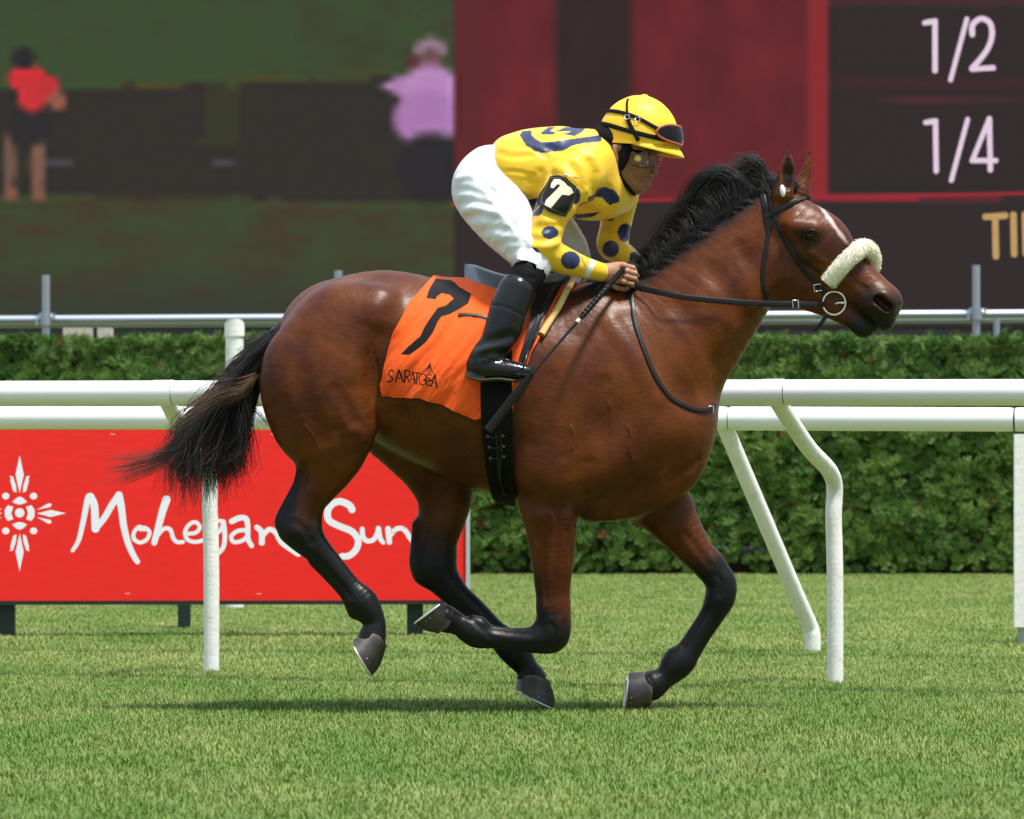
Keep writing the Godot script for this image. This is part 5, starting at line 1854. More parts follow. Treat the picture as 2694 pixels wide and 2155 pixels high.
	for i in 9:
		s = Shape.new()
		var p := w0.lerp(w1, 0.42 + i * 0.06)
		var d := (w1 - w0).normalized()
		s.tube(PackedVector3Array([p, p + d * 0.006]), even(2, 0.0112), 14)
		part("grip_ring", s.mesh(), M.leather, hd)
	s = Shape.new()
	s.tube(PackedVector3Array([w1, w1.lerp(w2, 0.06)]), even(2, 0.0085), 14)
	part("collar", s.mesh(), paint(Color(0.6, 0.55, 0.45), 0.5), wh)
	s = Shape.new()
	s.tube(PackedVector3Array([w1.lerp(w2, 0.06), w1.lerp(w2, 0.5), w2]), PackedFloat32Array([0.0055, 0.005, 0.0055]), 12)
	part("shaft", s.mesh(), M.leather, wh)
	s = Shape.new()
	s.tube(PackedVector3Array([w2.lerp(w3, -0.03), w2.lerp(w3, 0.08), w2.lerp(w3, 0.2), w3]), PackedFloat32Array([0.008, 0.012, 0.0155, 0.0165]), 14, true, Color.WHITE, 0.28, Vector3(0, 0, 1))
	part("flap", s.mesh(), M.leather, wh)


# ---------------------------------------------------------------- the jockey
var JF: Field     # the racing jacket


func crop1(list: Array) -> PackedVector2Array:
	var out := PackedVector2Array()
	for i in range(0, list.size(), 2): out.append(Vector2(1150.0 + list[i] / 3.08, 220.0 + list[i + 1] / 3.08))
	return out


func solid(f: Field, lo: Vector3, hi: Vector3, cell: float, mat: Material, called: String, parent: Node3D, dye: int) -> MeshInstance3D:
	var g := f.build(Vector3(minf(lo.x, hi.x), minf(lo.y, hi.y), lo.z), Vector3(maxf(lo.x, hi.x), maxf(lo.y, hi.y), hi.z), cell)
	var col := PackedColorArray()
	for i in g.v.size(): col.append(dyed(dye, g.v[i], g.n[i]))
	return part(called, mesh_of(g.v, g.n, col, g.idx), mat, parent)


var prints := []


func sleeve(p: Vector3) -> bool:
	# whether a place of the jacket belongs to an arm
	for l in [[1500, 490, 0.18, 1430, 640, 0.238, 0.078], [1428, 656, 0.238, 1580, 716, 0.11, 0.062], [1622, 510, -0.18, 1612, 634, -0.215, 0.075], [1612, 650, -0.21, 1668, 690, -0.09, 0.06]]:
		var a := at(l[0], l[1], l[2]); var b := at(l[3], l[4], l[5])
		var t := clampf((p - a).dot(b - a) / (b - a).length_squared(), 0, 1)
		if p.distance_to(a.lerp(b, t)) < l[6]: return true
	return false


func dyed(dye: int, p: Vector3, n: Vector3) -> Color:
	var d := (DIST - p.z) / FOCAL
	var q := Vector2(p.x / d + 1347.0, 1231.0 - (p.y - EYE) / d)
	if dye == 0:     # jacket: yellow silk with navy spots and rings
		var yellow := Color(0.86, 0.52, 0.022)
		var navy := Color(0.012, 0.020, 0.085)
		if prints.is_empty():
			prints = [
				crop1([668, 420, 690, 385, 770, 378, 770, 420, 800, 450, 850, 475, 930, 472, 1040, 455, 1150, 440, 1330, 415, 1330, 470, 1200, 480, 1100, 500, 1020, 545, 930, 552, 850, 565, 790, 545, 720, 500]),
				crop1([838, 398, 905, 352, 960, 352, 915, 384, 960, 398, 940, 414, 850, 412]),
				crop1([950, 392, 1040, 352, 1200, 362, 1180, 390, 1110, 426, 1012, 408, 1050, 400, 1092, 386, 1010, 386]),
				crop1([1120, 980, 1200, 940, 1270, 900, 1300, 850, 1360, 835, 1430, 860, 1480, 920, 1475, 960, 1400, 985, 1370, 960, 1330, 920, 1280, 920, 1260, 950, 1180, 975, 1110, 1010]),
				crop1([1110, 1060, 1240, 1050, 1330, 1040, 1260, 1080, 1120, 1098]),
				crop1([700, 960, 760, 935, 830, 925, 850, 960, 800, 1020, 770, 1030]),
			]
		var k := false
		var arm := sleeve(p)
		if not arm or q.y < 470.0:
			for i in prints.size():
				if i < 3 and q.y > 420.0: continue
				if i >= 3 and q.y < 430.0: continue
				if Geometry2D.is_point_in_polygon(q, prints[i]): k = true
		if p.z > 0.05 and arm:
			for s in [[1410, 545, 20, 24], [1514, 515, 13, 22], [1447, 612, 22, 17], [1402, 676, 21, 26], [1424, 690, 14, 16], [1501, 685, 25, 24]]:
				if Vector2((q.x - s[0]) / s[2], (q.y - s[1]) / s[3]).length() < 1.0: k = true
			# white band at the wrist
			var t := (q - Vector2(1425, 652)).dot(Vector2(157, 64)) / 169.5
			if q.y > 660.0 and t > 131.0 and t < 146.0: return Color(0.78, 0.78, 0.78)
		if p.z < -0.05 and arm:
			for s in [[1604, 560, 15, 22], [1645, 612, 20, 24], [1607, 655, 22, 22], [1668, 678, 12, 16], [1662, 512, 20, 28]]:
				if Vector2((q.x - s[0]) / s[2], (q.y - s[1]) / s[3]).length() < 1.0: k = true
		if k: return navy
		return yellow * (1.0 + 0.04 * noise.get_noise_3d(p.x * 30, p.y * 30, p.z * 30))
	if dye == 1:     # skin
		var c := Color(0.265, 0.122, 0.066)
		var m := noise.get_noise_3d(p.x * 40, p.y * 40, p.z * 40)
		c = c * (1.0 + 0.08 * m)
		if q.x > 1590.0 and q.y < 530.0:
			# lips and the shadow of a beard
			if Vector2((q.x - 1706) / 13.0, (q.y - 476.5) / 3.6).length() < 1.0 or Vector2((q.x - 1703) / 11.0, (q.y - 486) / 4.4).length() < 1.0: c = Color(0.30, 0.105, 0.085)
			elif q.x < 1640.0 and q.y < 425.0 and q.x < 1612.0: c = Color(0.012, 0.010, 0.009)
		elif q.y > 640.0: c = Color(0.42, 0.215, 0.14) * (1.0 + 0.1 * m)
		return c
	return Color.WHITE


func finger(f: Field, list: Array, r: float) -> void:
	for i in list.size() - 1:
		var p: Array = list[i]; var q: Array = list[i + 1]
		f.cap(at(p[0], p[1], p[2]), at(q[0], q[1], q[2]), r * (1.0 - 0.06 * i), r * (1.0 - 0.06 * (i + 1)), Vector3.ONE, 0.004)


func build_jockey() -> void:
	var man := base("person")
	tag(man, "jockey in yellow silks with navy spots crouching over the horse's neck", "person")
	# ---- body: head, neck, hands and the trunk and limbs under the clothes, one solid
	M.skin = paint(Color.WHITE, 0.5, 0.4)
	M.skin.vertex_color_use_as_albedo = true
	M.skin.subsurf_scatter_enabled = true
	M.skin.subsurf_scatter_strength = 0.08
	relief(M.skin, noise_tex(0.1, 256, true, 3.0), 10.0, 0.2)
	var f := Field.new()
	chain(f, [[1652, 362, 0, 76, 0.9], [1658, 402, 0, 57, 1.02], [1670, 440, 0, 42, 1.12], [1670, 478, 0, 29, 1.05]], 0.015)
	chain(f, [[1590, 425, 0, 46, 0.95], [1635, 425, 0, 46, 0.95]], 0.03)
	for sd in [1.0, -1.0]:
		chain(f, [[1632, 420, 0.05 * sd, 28, 0.9], [1650, 470, 0.042 * sd, 17, 1.0], [1675, 492, 0.016 * sd, 15, 1.0]], 0.02)
		chain(f, [[1690, 436, 0.038 * sd, 20, 0.8], [1684, 450, 0.04 * sd, 18, 0.8]], 0.02)
		chain(f, [[1712, 463, 0.013 * sd, 7.5, 1.0], [1710, 460, 0.014 * sd, 7, 1.0]], 0.006)
		chain(f, [[1696, 475, 0.021 * sd, 5.5, 1.0], [1709, 475, 0.004 * sd, 7, 1.0]], 0.006)
		chain(f, [[1695, 484, 0.018 * sd, 5.5, 1.0], [1704, 487, 0.004 * sd, 7.5, 1.0]], 0.006)
		# ear
		chain(f, [[1617, 388, 0.086 * sd, 9, 0.6], [1613, 400, 0.092 * sd, 9, 0.6], [1618, 416, 0.088 * sd, 6, 0.6]], 0.01)
		chain(f, [[1617, 388, 0.086 * sd, 7, 0.7], [1630, 386, 0.088 * sd, 6, 0.7], [1634, 400, 0.084 * sd, 5, 0.7]], 0.006)
		# brow and eye socket
		chain(f, [[1706, 412, 0.012 * sd, 14, 1.0], [1694, 408, 0.055 * sd, 12, 1.0]], 0.012)
		f.cap(at(1708, 428, 0.036 * sd), at(1706, 428, 0.05 * sd), 0.010, 0.010, Vector3.ONE, 0.012, 1)
	chain(f, [[1712, 424, 0, 9, 0.8], [1720, 446, 0, 8.5, 0.85], [1722, 457, 0, 9, 0.95]], 0.008)
	chain(f, [[1684, 492, 0, 15, 1.1], [1680, 496, 0, 13, 1.1]], 0.015)
	f.cap(at(1716, 481, -0.018), at(1716, 481, 0.018), 0.0045, 0.0045, Vector3.ONE, 0.003, 1)
	# trunk and limbs hidden by the clothes
	chain(f, [[1590, 425, 0, 46, 0.95], [1560, 445, 0, 80, 1.1], [1400, 440, 0, 72, 1.2], [1300, 480, 0, 72, 1.2]], 0.03)
	for sd in [1.0, -1.0]:
		var e := 0.0 if sd > 0 else 1.0
		chain(f, [[1300, 490, 0.08 * sd, 70, 1.0], [lerpf(1335, 1420, e), lerpf(580, 575, e), 0.16 * sd, 55, 1.0], [lerpf(1402, 1515, e), 695, 0.235 * sd, 38, 1.0], [lerpf(1330, 1440, e), 840, 0.30 * sd, 34, 1.0], [lerpf(1283, 1390, e), 935, 0.32 * sd, 26, 1.0], [lerpf(1340, 1440, e), 970, 0.33 * sd, 20, 1.0]], 0.02)
	# near arm and hand: a closed fist on rein and whip
	chain(f, [[1530, 440, 0.14, 50, 0.9], [1450, 560, 0.21, 38, 0.9], [1428, 648, 0.235, 33, 1.0], [1500, 688, 0.18, 27, 1.0], [1570, 712, 0.115, 21, 0.85], [1596, 718, 0.10, 23, 0.8]], 0.012)
	chain(f, [[1596, 718, 0.10, 23, 0.8], [1622, 716, 0.098, 27, 0.75], [1638, 716, 0.094, 27, 0.72]], 0.012)
	for k in 4:
		var y0 := 697.0 + k * 14.0
		var x0: float = 1643.0 + [0.0, 6.0, 5.0, -2.0][k]
		finger(f, [[x0 - 22, y0 + 6 - k * 2, 0.105], [x0, y0 + 2, 0.118], [x0 + 22, y0 + 8, 0.106], [x0 + 26, y0 + 15, 0.082], [x0 + 10, y0 + 20, 0.066]], 0.0108 - 0.0006 * k)
	finger(f, [[1602, 742, 0.10], [1622, 756, 0.088], [1642, 760, 0.074], [1656, 752, 0.066]], 0.0112)
	# knuckle and tendon relief
	for k in 4:
		var kp := at(1642.0 + [0.0, 6.0, 5.0, -2.0][k], 699.0 + k * 14.0, 0.122)
		f.cap(kp, kp + Vector3(0.002, 0, 0), 0.0075, 0.0075, Vector3.ONE, 0.008)
	# far arm and hand
	chain(f, [[1590, 460, -0.14, 46, 0.9], [1622, 560, -0.2, 34, 0.9], [1612, 638, -0.21, 30, 1.0], [1650, 676, -0.12, 22, 1.0], [1668, 694, -0.085, 22, 0.85], [1680, 706, -0.07, 25, 0.8]], 0.012)
	for k in 4:
		finger(f, [[1680, 690 + k * 12, -0.055], [1698, 694 + k * 12, -0.052], [1704, 702 + k * 11, -0.062], [1696, 708 + k * 11, -0.078]], 0.0105 - 0.0005 * k)
	finger(f, [[1672, 690, -0.06], [1686, 682, -0.045], [1700, 688, -0.04]], 0.011)
	solid(f, at(1180, 1010, -0.42), at(1735, 290, 0.42), 0.0042, M.skin, "body", man, 1)
	# eyes
	for sd in [1.0, -1.0]:
		var s := Shape.new()
		s.ball(at(1700, 428, 0.036 * sd), Vector3.ONE * 0.0125, 10, 14, Color.WHITE)
		var eye := part("eye", s.mesh(), paint(Color(0.55, 0.5, 0.46), 0.15), man)
		s = Shape.new()
		s.ball(at(1706, 429, 0.039 * sd), Vector3.ONE * 0.0065, 8, 12)
		part("iris", s.mesh(), paint(Color(0.02, 0.012, 0.008), 0.08), eye)

	# ---- jacket
	var j := Field.new()
	chain(j, [[1368, 440, 0, 82, 1.35], [1400, 440, 0, 95, 1.32], [1455, 446, 0, 107, 1.28], [1512, 458, 0, 116, 1.22], [1548, 480, 0, 94, 1.28], [1572, 502, 0, 72, 1.3]], 0.03)
	chain(j, [[1346, 414, 0, 58, 1.9], [1400, 404, 0, 60, 1.9], [1470, 400, 0, 62, 1.9]], 0.03)
	for sd in [1.0, -1.0]: chain(j, [[1362, 452, 0.075 * sd, 80, 1.0], [1405, 460, 0.08 * sd, 84, 1.0]], 0.03)
	chain(j, [[1556, 414, 0, 72, 1.1], [1592, 424, 0, 50, 1.05], [1612, 440, 0, 40, 1.0]], 0.03)
	chain(j, [[1545, 430, 0.10, 72, 0.9], [1512, 462, 0.165, 70, 0.85], [1478, 515, 0.195, 58, 0.88], [1450, 565, 0.215, 47, 0.95], [1430, 640, 0.238, 42, 1.0]], 0.025)
	chain(j, [[1430, 640, 0.238, 42, 1.0], [1428, 656, 0.238, 41, 1.0], [1480, 684, 0.195, 37, 1.0], [1536, 703, 0.145, 28, 0.95], [1580, 716, 0.11, 25, 0.85]], 0.018)
	chain(j, [[1590, 455, -0.10, 66, 0.9], [1622, 490, -0.165, 62, 0.85], [1624, 560, -0.2, 44, 0.95], [1612, 634, -0.215, 39, 1.0]], 0.025)
	chain(j, [[1612, 634, -0.215, 39, 1.0], [1612, 650, -0.21, 37, 1.0], [1648, 674, -0.13, 29, 1.0], [1668, 690, -0.09, 25, 0.9]], 0.018)
	chain(j, [[1570, 500, -0.02, 76, 1.1], [1620, 515, -0.06, 52, 1.2], [1652, 506, -0.08, 30, 1.2]], 0.04)
	JF = j
	# folds of the silk
	for w in [[[1452, 455, 1440, 490, 1432, 525], 0.010, 0.006, 1], [[1420, 450, 1424, 490, 1420, 520], 0.012, 0.004, 1], [[1500, 440, 1520, 460, 1530, 500], 0.010, 0.005, 1], [[1545, 420, 1555, 470, 1548, 510], 0.012, 0.007, 1], [[1560, 410, 1580, 450, 1575, 490], 0.010, 0.006, 0], [[1465, 440, 1485, 448, 1505, 470], 0.008, 0.005, 0],
		[[1310, 400, 1350, 412, 1400, 408], 0.012, 0.003, 1], [[1300, 450, 1360, 452, 1410, 462], 0.007, 0.002, 1], [[1320, 480, 1360, 490, 1410, 500], 0.012, 0.004, 0], [[1395, 470, 1404, 500, 1400, 525], 0.012, 0.005, 1],
		[[1478, 590, 1450, 598, 1412, 600], 0.008, 0.005, 1], [[1470, 622, 1440, 632, 1400, 628], 0.008, 0.006, 1], [[1468, 636, 1440, 648, 1396, 652], 0.007, 0.004, 0], [[1484, 650, 1500, 668, 1500, 700], 0.010, 0.003, 1], [[1530, 672, 1540, 700, 1536, 722], 0.006, 0.004, 1],
		[[1440, 560, 1458, 566, 1486, 560], 0.008, 0.005, 1], [[1516, 520, 1530, 545, 1560, 560], 0.012, 0.006, 1], [[1540, 500, 1560, 530, 1590, 545], 0.010, 0.005, 0], [[1600, 500, 1610, 530, 1600, 555], 0.010, 0.005, 1],
		[[1345, 380, 1400, 392, 1440, 415], 0.010, 0.002, 1], [[1440, 385, 1480, 400, 1520, 402], 0.012, 0.003, 1], [[1630, 575, 1610, 585, 1588, 580], 0.008, 0.004, 1], [[1640, 600, 1615, 618, 1586, 612], 0.008, 0.005, 1]]:
		ridge(j, w[0], w[1], w[2] * 1.3, w[3], 1.0)
	M.silk = paint(Color.WHITE, 0.42, 0.45)
	M.silk.vertex_color_use_as_albedo = true
	M.silk.rim_enabled = true
	M.silk.rim = 0.25
	M.silk.rim_tint = 0.7
	relief(M.silk, noise_tex(0.010, 512, true, 6.0), 1.8, 0.5)
	var jm := solid(j, at(1270, 770, -0.32), at(1705, 320, 0.36), 0.0042, M.silk, "jacket", man, 0)
	jm.set_meta("label", "yellow silk racing jacket with navy spots and rings")
	# white stock collar
	var s := Shape.new()
	var col := PackedVector3Array()
	for i in 25:
		var a := lerpf(-2.0, 2.0, i / 24.0)
		col.append(at(1622 + cos(a) * 20.0, 445 + cos(a) * 34.0, 0) + Vector3(0, 0, sin(a) * 0.062))
	s.tube(col, even(25, 0.017), 10, true, Color.WHITE, 0.35, Vector3(1, 0.2, 0))
	part("collar", s.mesh(), paint(Color(0.75, 0.76, 0.80), 0.7), man)
	# arm number
	var box := Rect2(1405, 455, 125, 125)
	var img := Image.create(500, 500, false, Image.FORMAT_RGB8)
	img.fill(Color8(24, 23, 25))
	var seven := PackedVector2Array()
	for p in crop1([960, 783, 1000, 780, 1035, 800, 1050, 828, 1082, 848, 1098, 880, 1060, 908, 1010, 905, 985, 935, 925, 1012, 878, 992, 895, 955, 950, 890, 985, 850, 1000, 832, 985, 820, 968, 835, 950, 858, 932, 850, 940, 815]): seven.append((p - box.position) * 4.0)
	fill_shape(img, seven, Color8(236, 226, 200))
	var thread := []
	for p in crop1([935, 770, 1040, 770, 1110, 860, 1100, 920, 1030, 1062, 850, 975, 870, 900, 935, 770]): thread.append((p - box.position) * 4.0)
	stroke(img, thread, 3, 3, Color8(150, 145, 135))
	var pad := paint(Color.WHITE, 0.45, 0.4)
	pad.albedo_texture = ImageTexture.create_from_image(img)
	var L := crop1([930, 762, 880, 850, 845, 910, 818, 968]); var R := crop1([1050, 762, 1118, 840, 1110, 930, 1030, 1082])
	var armband := part("arm_number", sheet(JF, Array(L), Array(R), Array(crop1([930, 762, 990, 748, 1050, 762])), Array(crop1([818, 968, 910, 1040, 1030, 1082])), 18, 22, 0.006, 0.004, 0.0, box), pad, man)
	armband.set_meta("label", "black armband with a cream seven")
	s = Shape.new()
	s.tube(PackedVector3Array([surf(JF, 1489, 461) + Vector3(0, 0, 0.008), surf(JF, 1506, 465) + Vector3(0, 0, 0.012), surf(JF, 1526, 470) + Vector3(0, 0, 0.008), surf(JF, 1508, 468) + Vector3(0, 0, 0.008)]), even(4, 0.0014), 6)
	s.ball(surf(JF, 1488, 461) + Vector3(0, 0, 0.008), Vector3.ONE * 0.006, 6, 10)
	part("safety_pin", s.mesh(), M.bright, armband)

	# ---- breeches
	var b := Field.new()
	chain(b, [[1345, 440, 0, 66, 1.2], [1296, 464, 0, 78, 1.15]], 0.04)
	chain(b, [[1295, 470, 0.06, 86, 0.8], [1283, 500, 0.08, 95, 0.78], [1326, 578, 0.16, 78, 0.95], [1375, 648, 0.215, 56, 1.0], [1404, 688, 0.237, 47, 1.0]], 0.04)
	chain(b, [[1310, 470, -0.07, 84, 0.95], [1330, 500, -0.09, 90, 0.9], [1420, 575, -0.17, 72, 0.95], [1490, 648, -0.215, 54, 1.0], [1512, 690, -0.237, 44, 1.0]], 0.04)
	for w in [[[1236, 420, 1262, 470, 1300, 505], 0.006, 0.003, 1], [[1262, 400, 1268, 440, 1266, 470], 0.010, 0.004, 1], [[1196, 500, 1230, 500, 1270, 515], 0.008, 0.003, 1], [[1206, 540, 1240, 530, 1290, 545], 0.009, 0.004, 1], [[1225, 575, 1262, 565, 1310, 580], 0.009, 0.004, 1], [[1262, 612, 1300, 600, 1345, 612], 0.009, 0.004, 1], [[1310, 648, 1340, 636, 1372, 640], 0.008, 0.004, 1],
		[[1200, 470, 1235, 462, 1270, 470], 0.008, 0.003, 0], [[1215, 555, 1260, 548, 1310, 562], 0.010, 0.003, 0], [[1290, 500, 1330, 555, 1372, 620, 1390, 660], 0.006, 0.003, 1], [[1350, 540, 1378, 580, 1390, 620], 0.012, 0.004, 1], [[1335, 668, 1360, 658, 1390, 664], 0.007, 0.004, 1], [[1500, 600, 1520, 640, 1530, 670], 0.010, 0.004, 1]]:
		ridge(b, w[0], w[1], w[2] * 1.5, w[3], 1.0)
	M.breeches = paint(Color(0.68, 0.69, 0.73), 0.62, 0.35)
	relief(M.breeches, noise_tex(0.010, 512, true, 6.0), 2.0, 0.4)
	solid(b, at(1170, 750, -0.32), at(1570, 375, 0.36), 0.005, M.breeches, "breeches", man, 5).set_meta("label", "white riding breeches")
	# gathered cuffs below the knees
	for k in 2:
		s = Shape.new()
		var c := at(1398, 688, 0.236) if k == 0 else at(1478, 718, -0.20)
		var ax := (at(1375, 745, 0.27) - at(1405, 690, 0.238)).normalized()
		var e1 := ax.cross(Vector3.BACK).normalized(); var e2 := ax.cross(e1)
		for i in 7:
			for a in 49:
				var ang := TAU * a / 48
				var r := 0.064 + 0.010 * sin(i / 6.0 * PI) + 0.007 * sin(ang * 7.0 + i * 0.4) * (i / 6.0) + 0.004 * sin(ang * 13.0)
				s.vert(c + ax * (i * 0.009 - 0.02 + 0.006 * sin(ang * 5.0) * i / 6.0) + (e1 * cos(ang) + e2 * sin(ang)) * r, (e1 * cos(ang) + e2 * sin(ang)))
		for i in 6:
			for a in 48: s.quad(i * 49 + a, i * 49 + a + 1, (i + 1) * 49 + a + 1, (i + 1) * 49 + a)
		part("cuff", s.mesh(), M.breeches, man)

	# ---- stockings and boots
	M.boot = paint(Color(0.007, 0.007, 0.008), 0.19, 0.38)
	M.boot.clearcoat_enabled = true
	M.boot.clearcoat = 0.2
	M.boot.clearcoat_roughness = 0.08
	relief(M.boot, noise_tex(0.02, 256, true, 3.0), 3.0, 0.12)
	for k in 2:
		var sgn := 1.0 - 2.0 * k
		var o := 0.0 if k == 0 else 100.0
		var st := Field.new()
		chain(st, [[1400 + o, 706, 0.242 * sgn, 42, 1.0], [1384 + o, 730, 0.262 * sgn, 46, 0.95], [1358 + o, 775, 0.282 * sgn, 44, 0.92]], 0.02)
		ridge(st, [1352, 716, 1376, 728, 1412, 732], 0.008, 0.002, 1)
		solid(st, at(1320 + o, 840, minf(0.16 * sgn, 0.36 * sgn)), at(1500 + o, 630, maxf(0.16 * sgn, 0.36 * sgn)), 0.006, M.webbing, "stocking", man, 5)
		var bt := Field.new()
		chain(bt, [[1359 + o, 768, 0.282 * sgn, 51, 0.92], [1341 + o, 810, 0.298 * sgn, 51, 0.88], [1324 + o, 862, 0.31 * sgn, 49, 0.86], [1303 + o, 905, 0.318 * sgn, 42, 0.9], [1280 + o, 936, 0.325 * sgn, 38, 0.9]], 0.02)
		chain(bt, [[1282 + o, 936, 0.325 * sgn, 38, 0.9], [1258 + o, 966, 0.328 * sgn, 32, 0.95], [1312 + o, 972, 0.333 * sgn, 29, 1.05], [1360 + o, 978, 0.335 * sgn, 26, 1.1], [1388 + o, 979, 0.335 * sgn, 19, 1.25]], 0.02)
		# open top and the cut below the knee
		var tp := at(1368 + o, 738, 0.276 * sgn)
		var dn := (at(1341 + o, 810, 0.298 * sgn) - at(1368 + o, 738, 0.276 * sgn)).normalized()
		bt.cap(tp - dn * 0.12, tp - dn * 0.12 + Vector3(0, 0, 0.001), 0.118, 0.118, Vector3.ONE, 0.003, 1)
		# creases at the ankle
		if k == 0:
			ridge(bt, [1256, 916, 1280, 902, 1310, 894, 1345, 884], 0.010, 0.008, 1)
			ridge(bt, [1250, 926, 1285, 914, 1320, 910, 1346, 902], 0.010, 0.005, 0)
			ridge(bt, [1262, 940, 1290, 930, 1322, 928], 0.008, 0.005, 1)
			ridge(bt, [1288, 802, 1330, 808, 1378, 832], 0.003, 0.0018, 1)
			ridge(bt, [1270, 962, 1266, 942, 1290, 946, 1330, 956], 0.003, 0.0015, 1)
		var boot := solid(bt, at(1205 + o, 1025, minf(0.2 * sgn, 0.42 * sgn)), at(1430 + o, 715, maxf(0.2 * sgn, 0.42 * sgn)), 0.0045, M.boot, "boot", man, 5)
		boot.set_meta("label", "glossy black riding boot in the stirrup")
		s = Shape.new()
		var sole := smooth_line(PackedVector3Array([at(1228 + o, 988, 0.328 * sgn), at(1262 + o, 999, 0.33 * sgn), at(1312 + o, 997, 0.334 * sgn), at(1360 + o, 1001, 0.336 * sgn), at(1402 + o, 989, 0.336 * sgn)]), 5)
		var rad := PackedFloat32Array()
		for i in sole.size(): rad.append(0.036 * (0.75 + 0.25 * sin(PI * i / (sole.size() - 1.0))))
		s.tube(sole, rad, 20, true, Color.WHITE, 0.2, Vector3.UP)
		part("sole", s.mesh(), paint(Color(0.06, 0.055, 0.045), 0.6), boot)
		s = Shape.new()
		s.box(at(1250 + o, 988, 0.328 * sgn), Vector3(0.034, 0.010, 0.031), Basis(Vector3.BACK, -0.18))
		part("heel", s.mesh(), paint(Color(0.045, 0.042, 0.035), 0.55), boot)
	build_helmet(man)


# ---------------------------------------------------------------- helmet, goggles and harness
const HC := [1679.0, 370.0]
const HR := Vector3(0.1455, 0.162, 0.112)
const HT := -0.10


func shell(phi: float, theta: float, lift := 0.0) -> Vector3:
	# a place on the skull cap: phi round it (0 = front, PI/2 = near side), theta up from the rim
	var u := Vector3(cos(theta) * cos(phi), sin(theta), cos(theta) * sin(phi))
	var n := (u / HR).normalized()
	var turn := Basis(Vector3.BACK, HT)
	return at(HC[0], HC[1]) + turn * (u * HR + n * lift)


func shell_band(s: Shape, list: Array, width_: float, thick: float, steps := 8) -> void:
	var line := PackedVector3Array(); var nn := PackedVector3Array()
	for q in curve2(v2(list), steps):
		line.append(shell(q.x, q.y, 0.003))
		nn.append((shell(q.x, q.y, 0.01) - shell(q.x, q.y)).normalized())
	for i in line.size():
		var d := (line[mini(i + 1, line.size() - 1)] - line[maxi(i - 1, 0)]).normalized()
		var side := d.cross(nn[i]).normalized()
		for k in [[-1.0, -1.0], [-1.0, 1.0], [1.0, 1.0], [1.0, -1.0]]:
			s.vert(line[i] + side * k[0] * width_ * 0.5 + nn[i] * (k[1] * thick * 0.5), (nn[i] * k[1] + side * k[0] * 0.4).normalized())
		if i > 0:
			for k in 4: s.quad((i - 1) * 4 + k, (i - 1) * 4 + (k + 1) % 4, i * 4 + (k + 1) % 4, i * 4 + k)


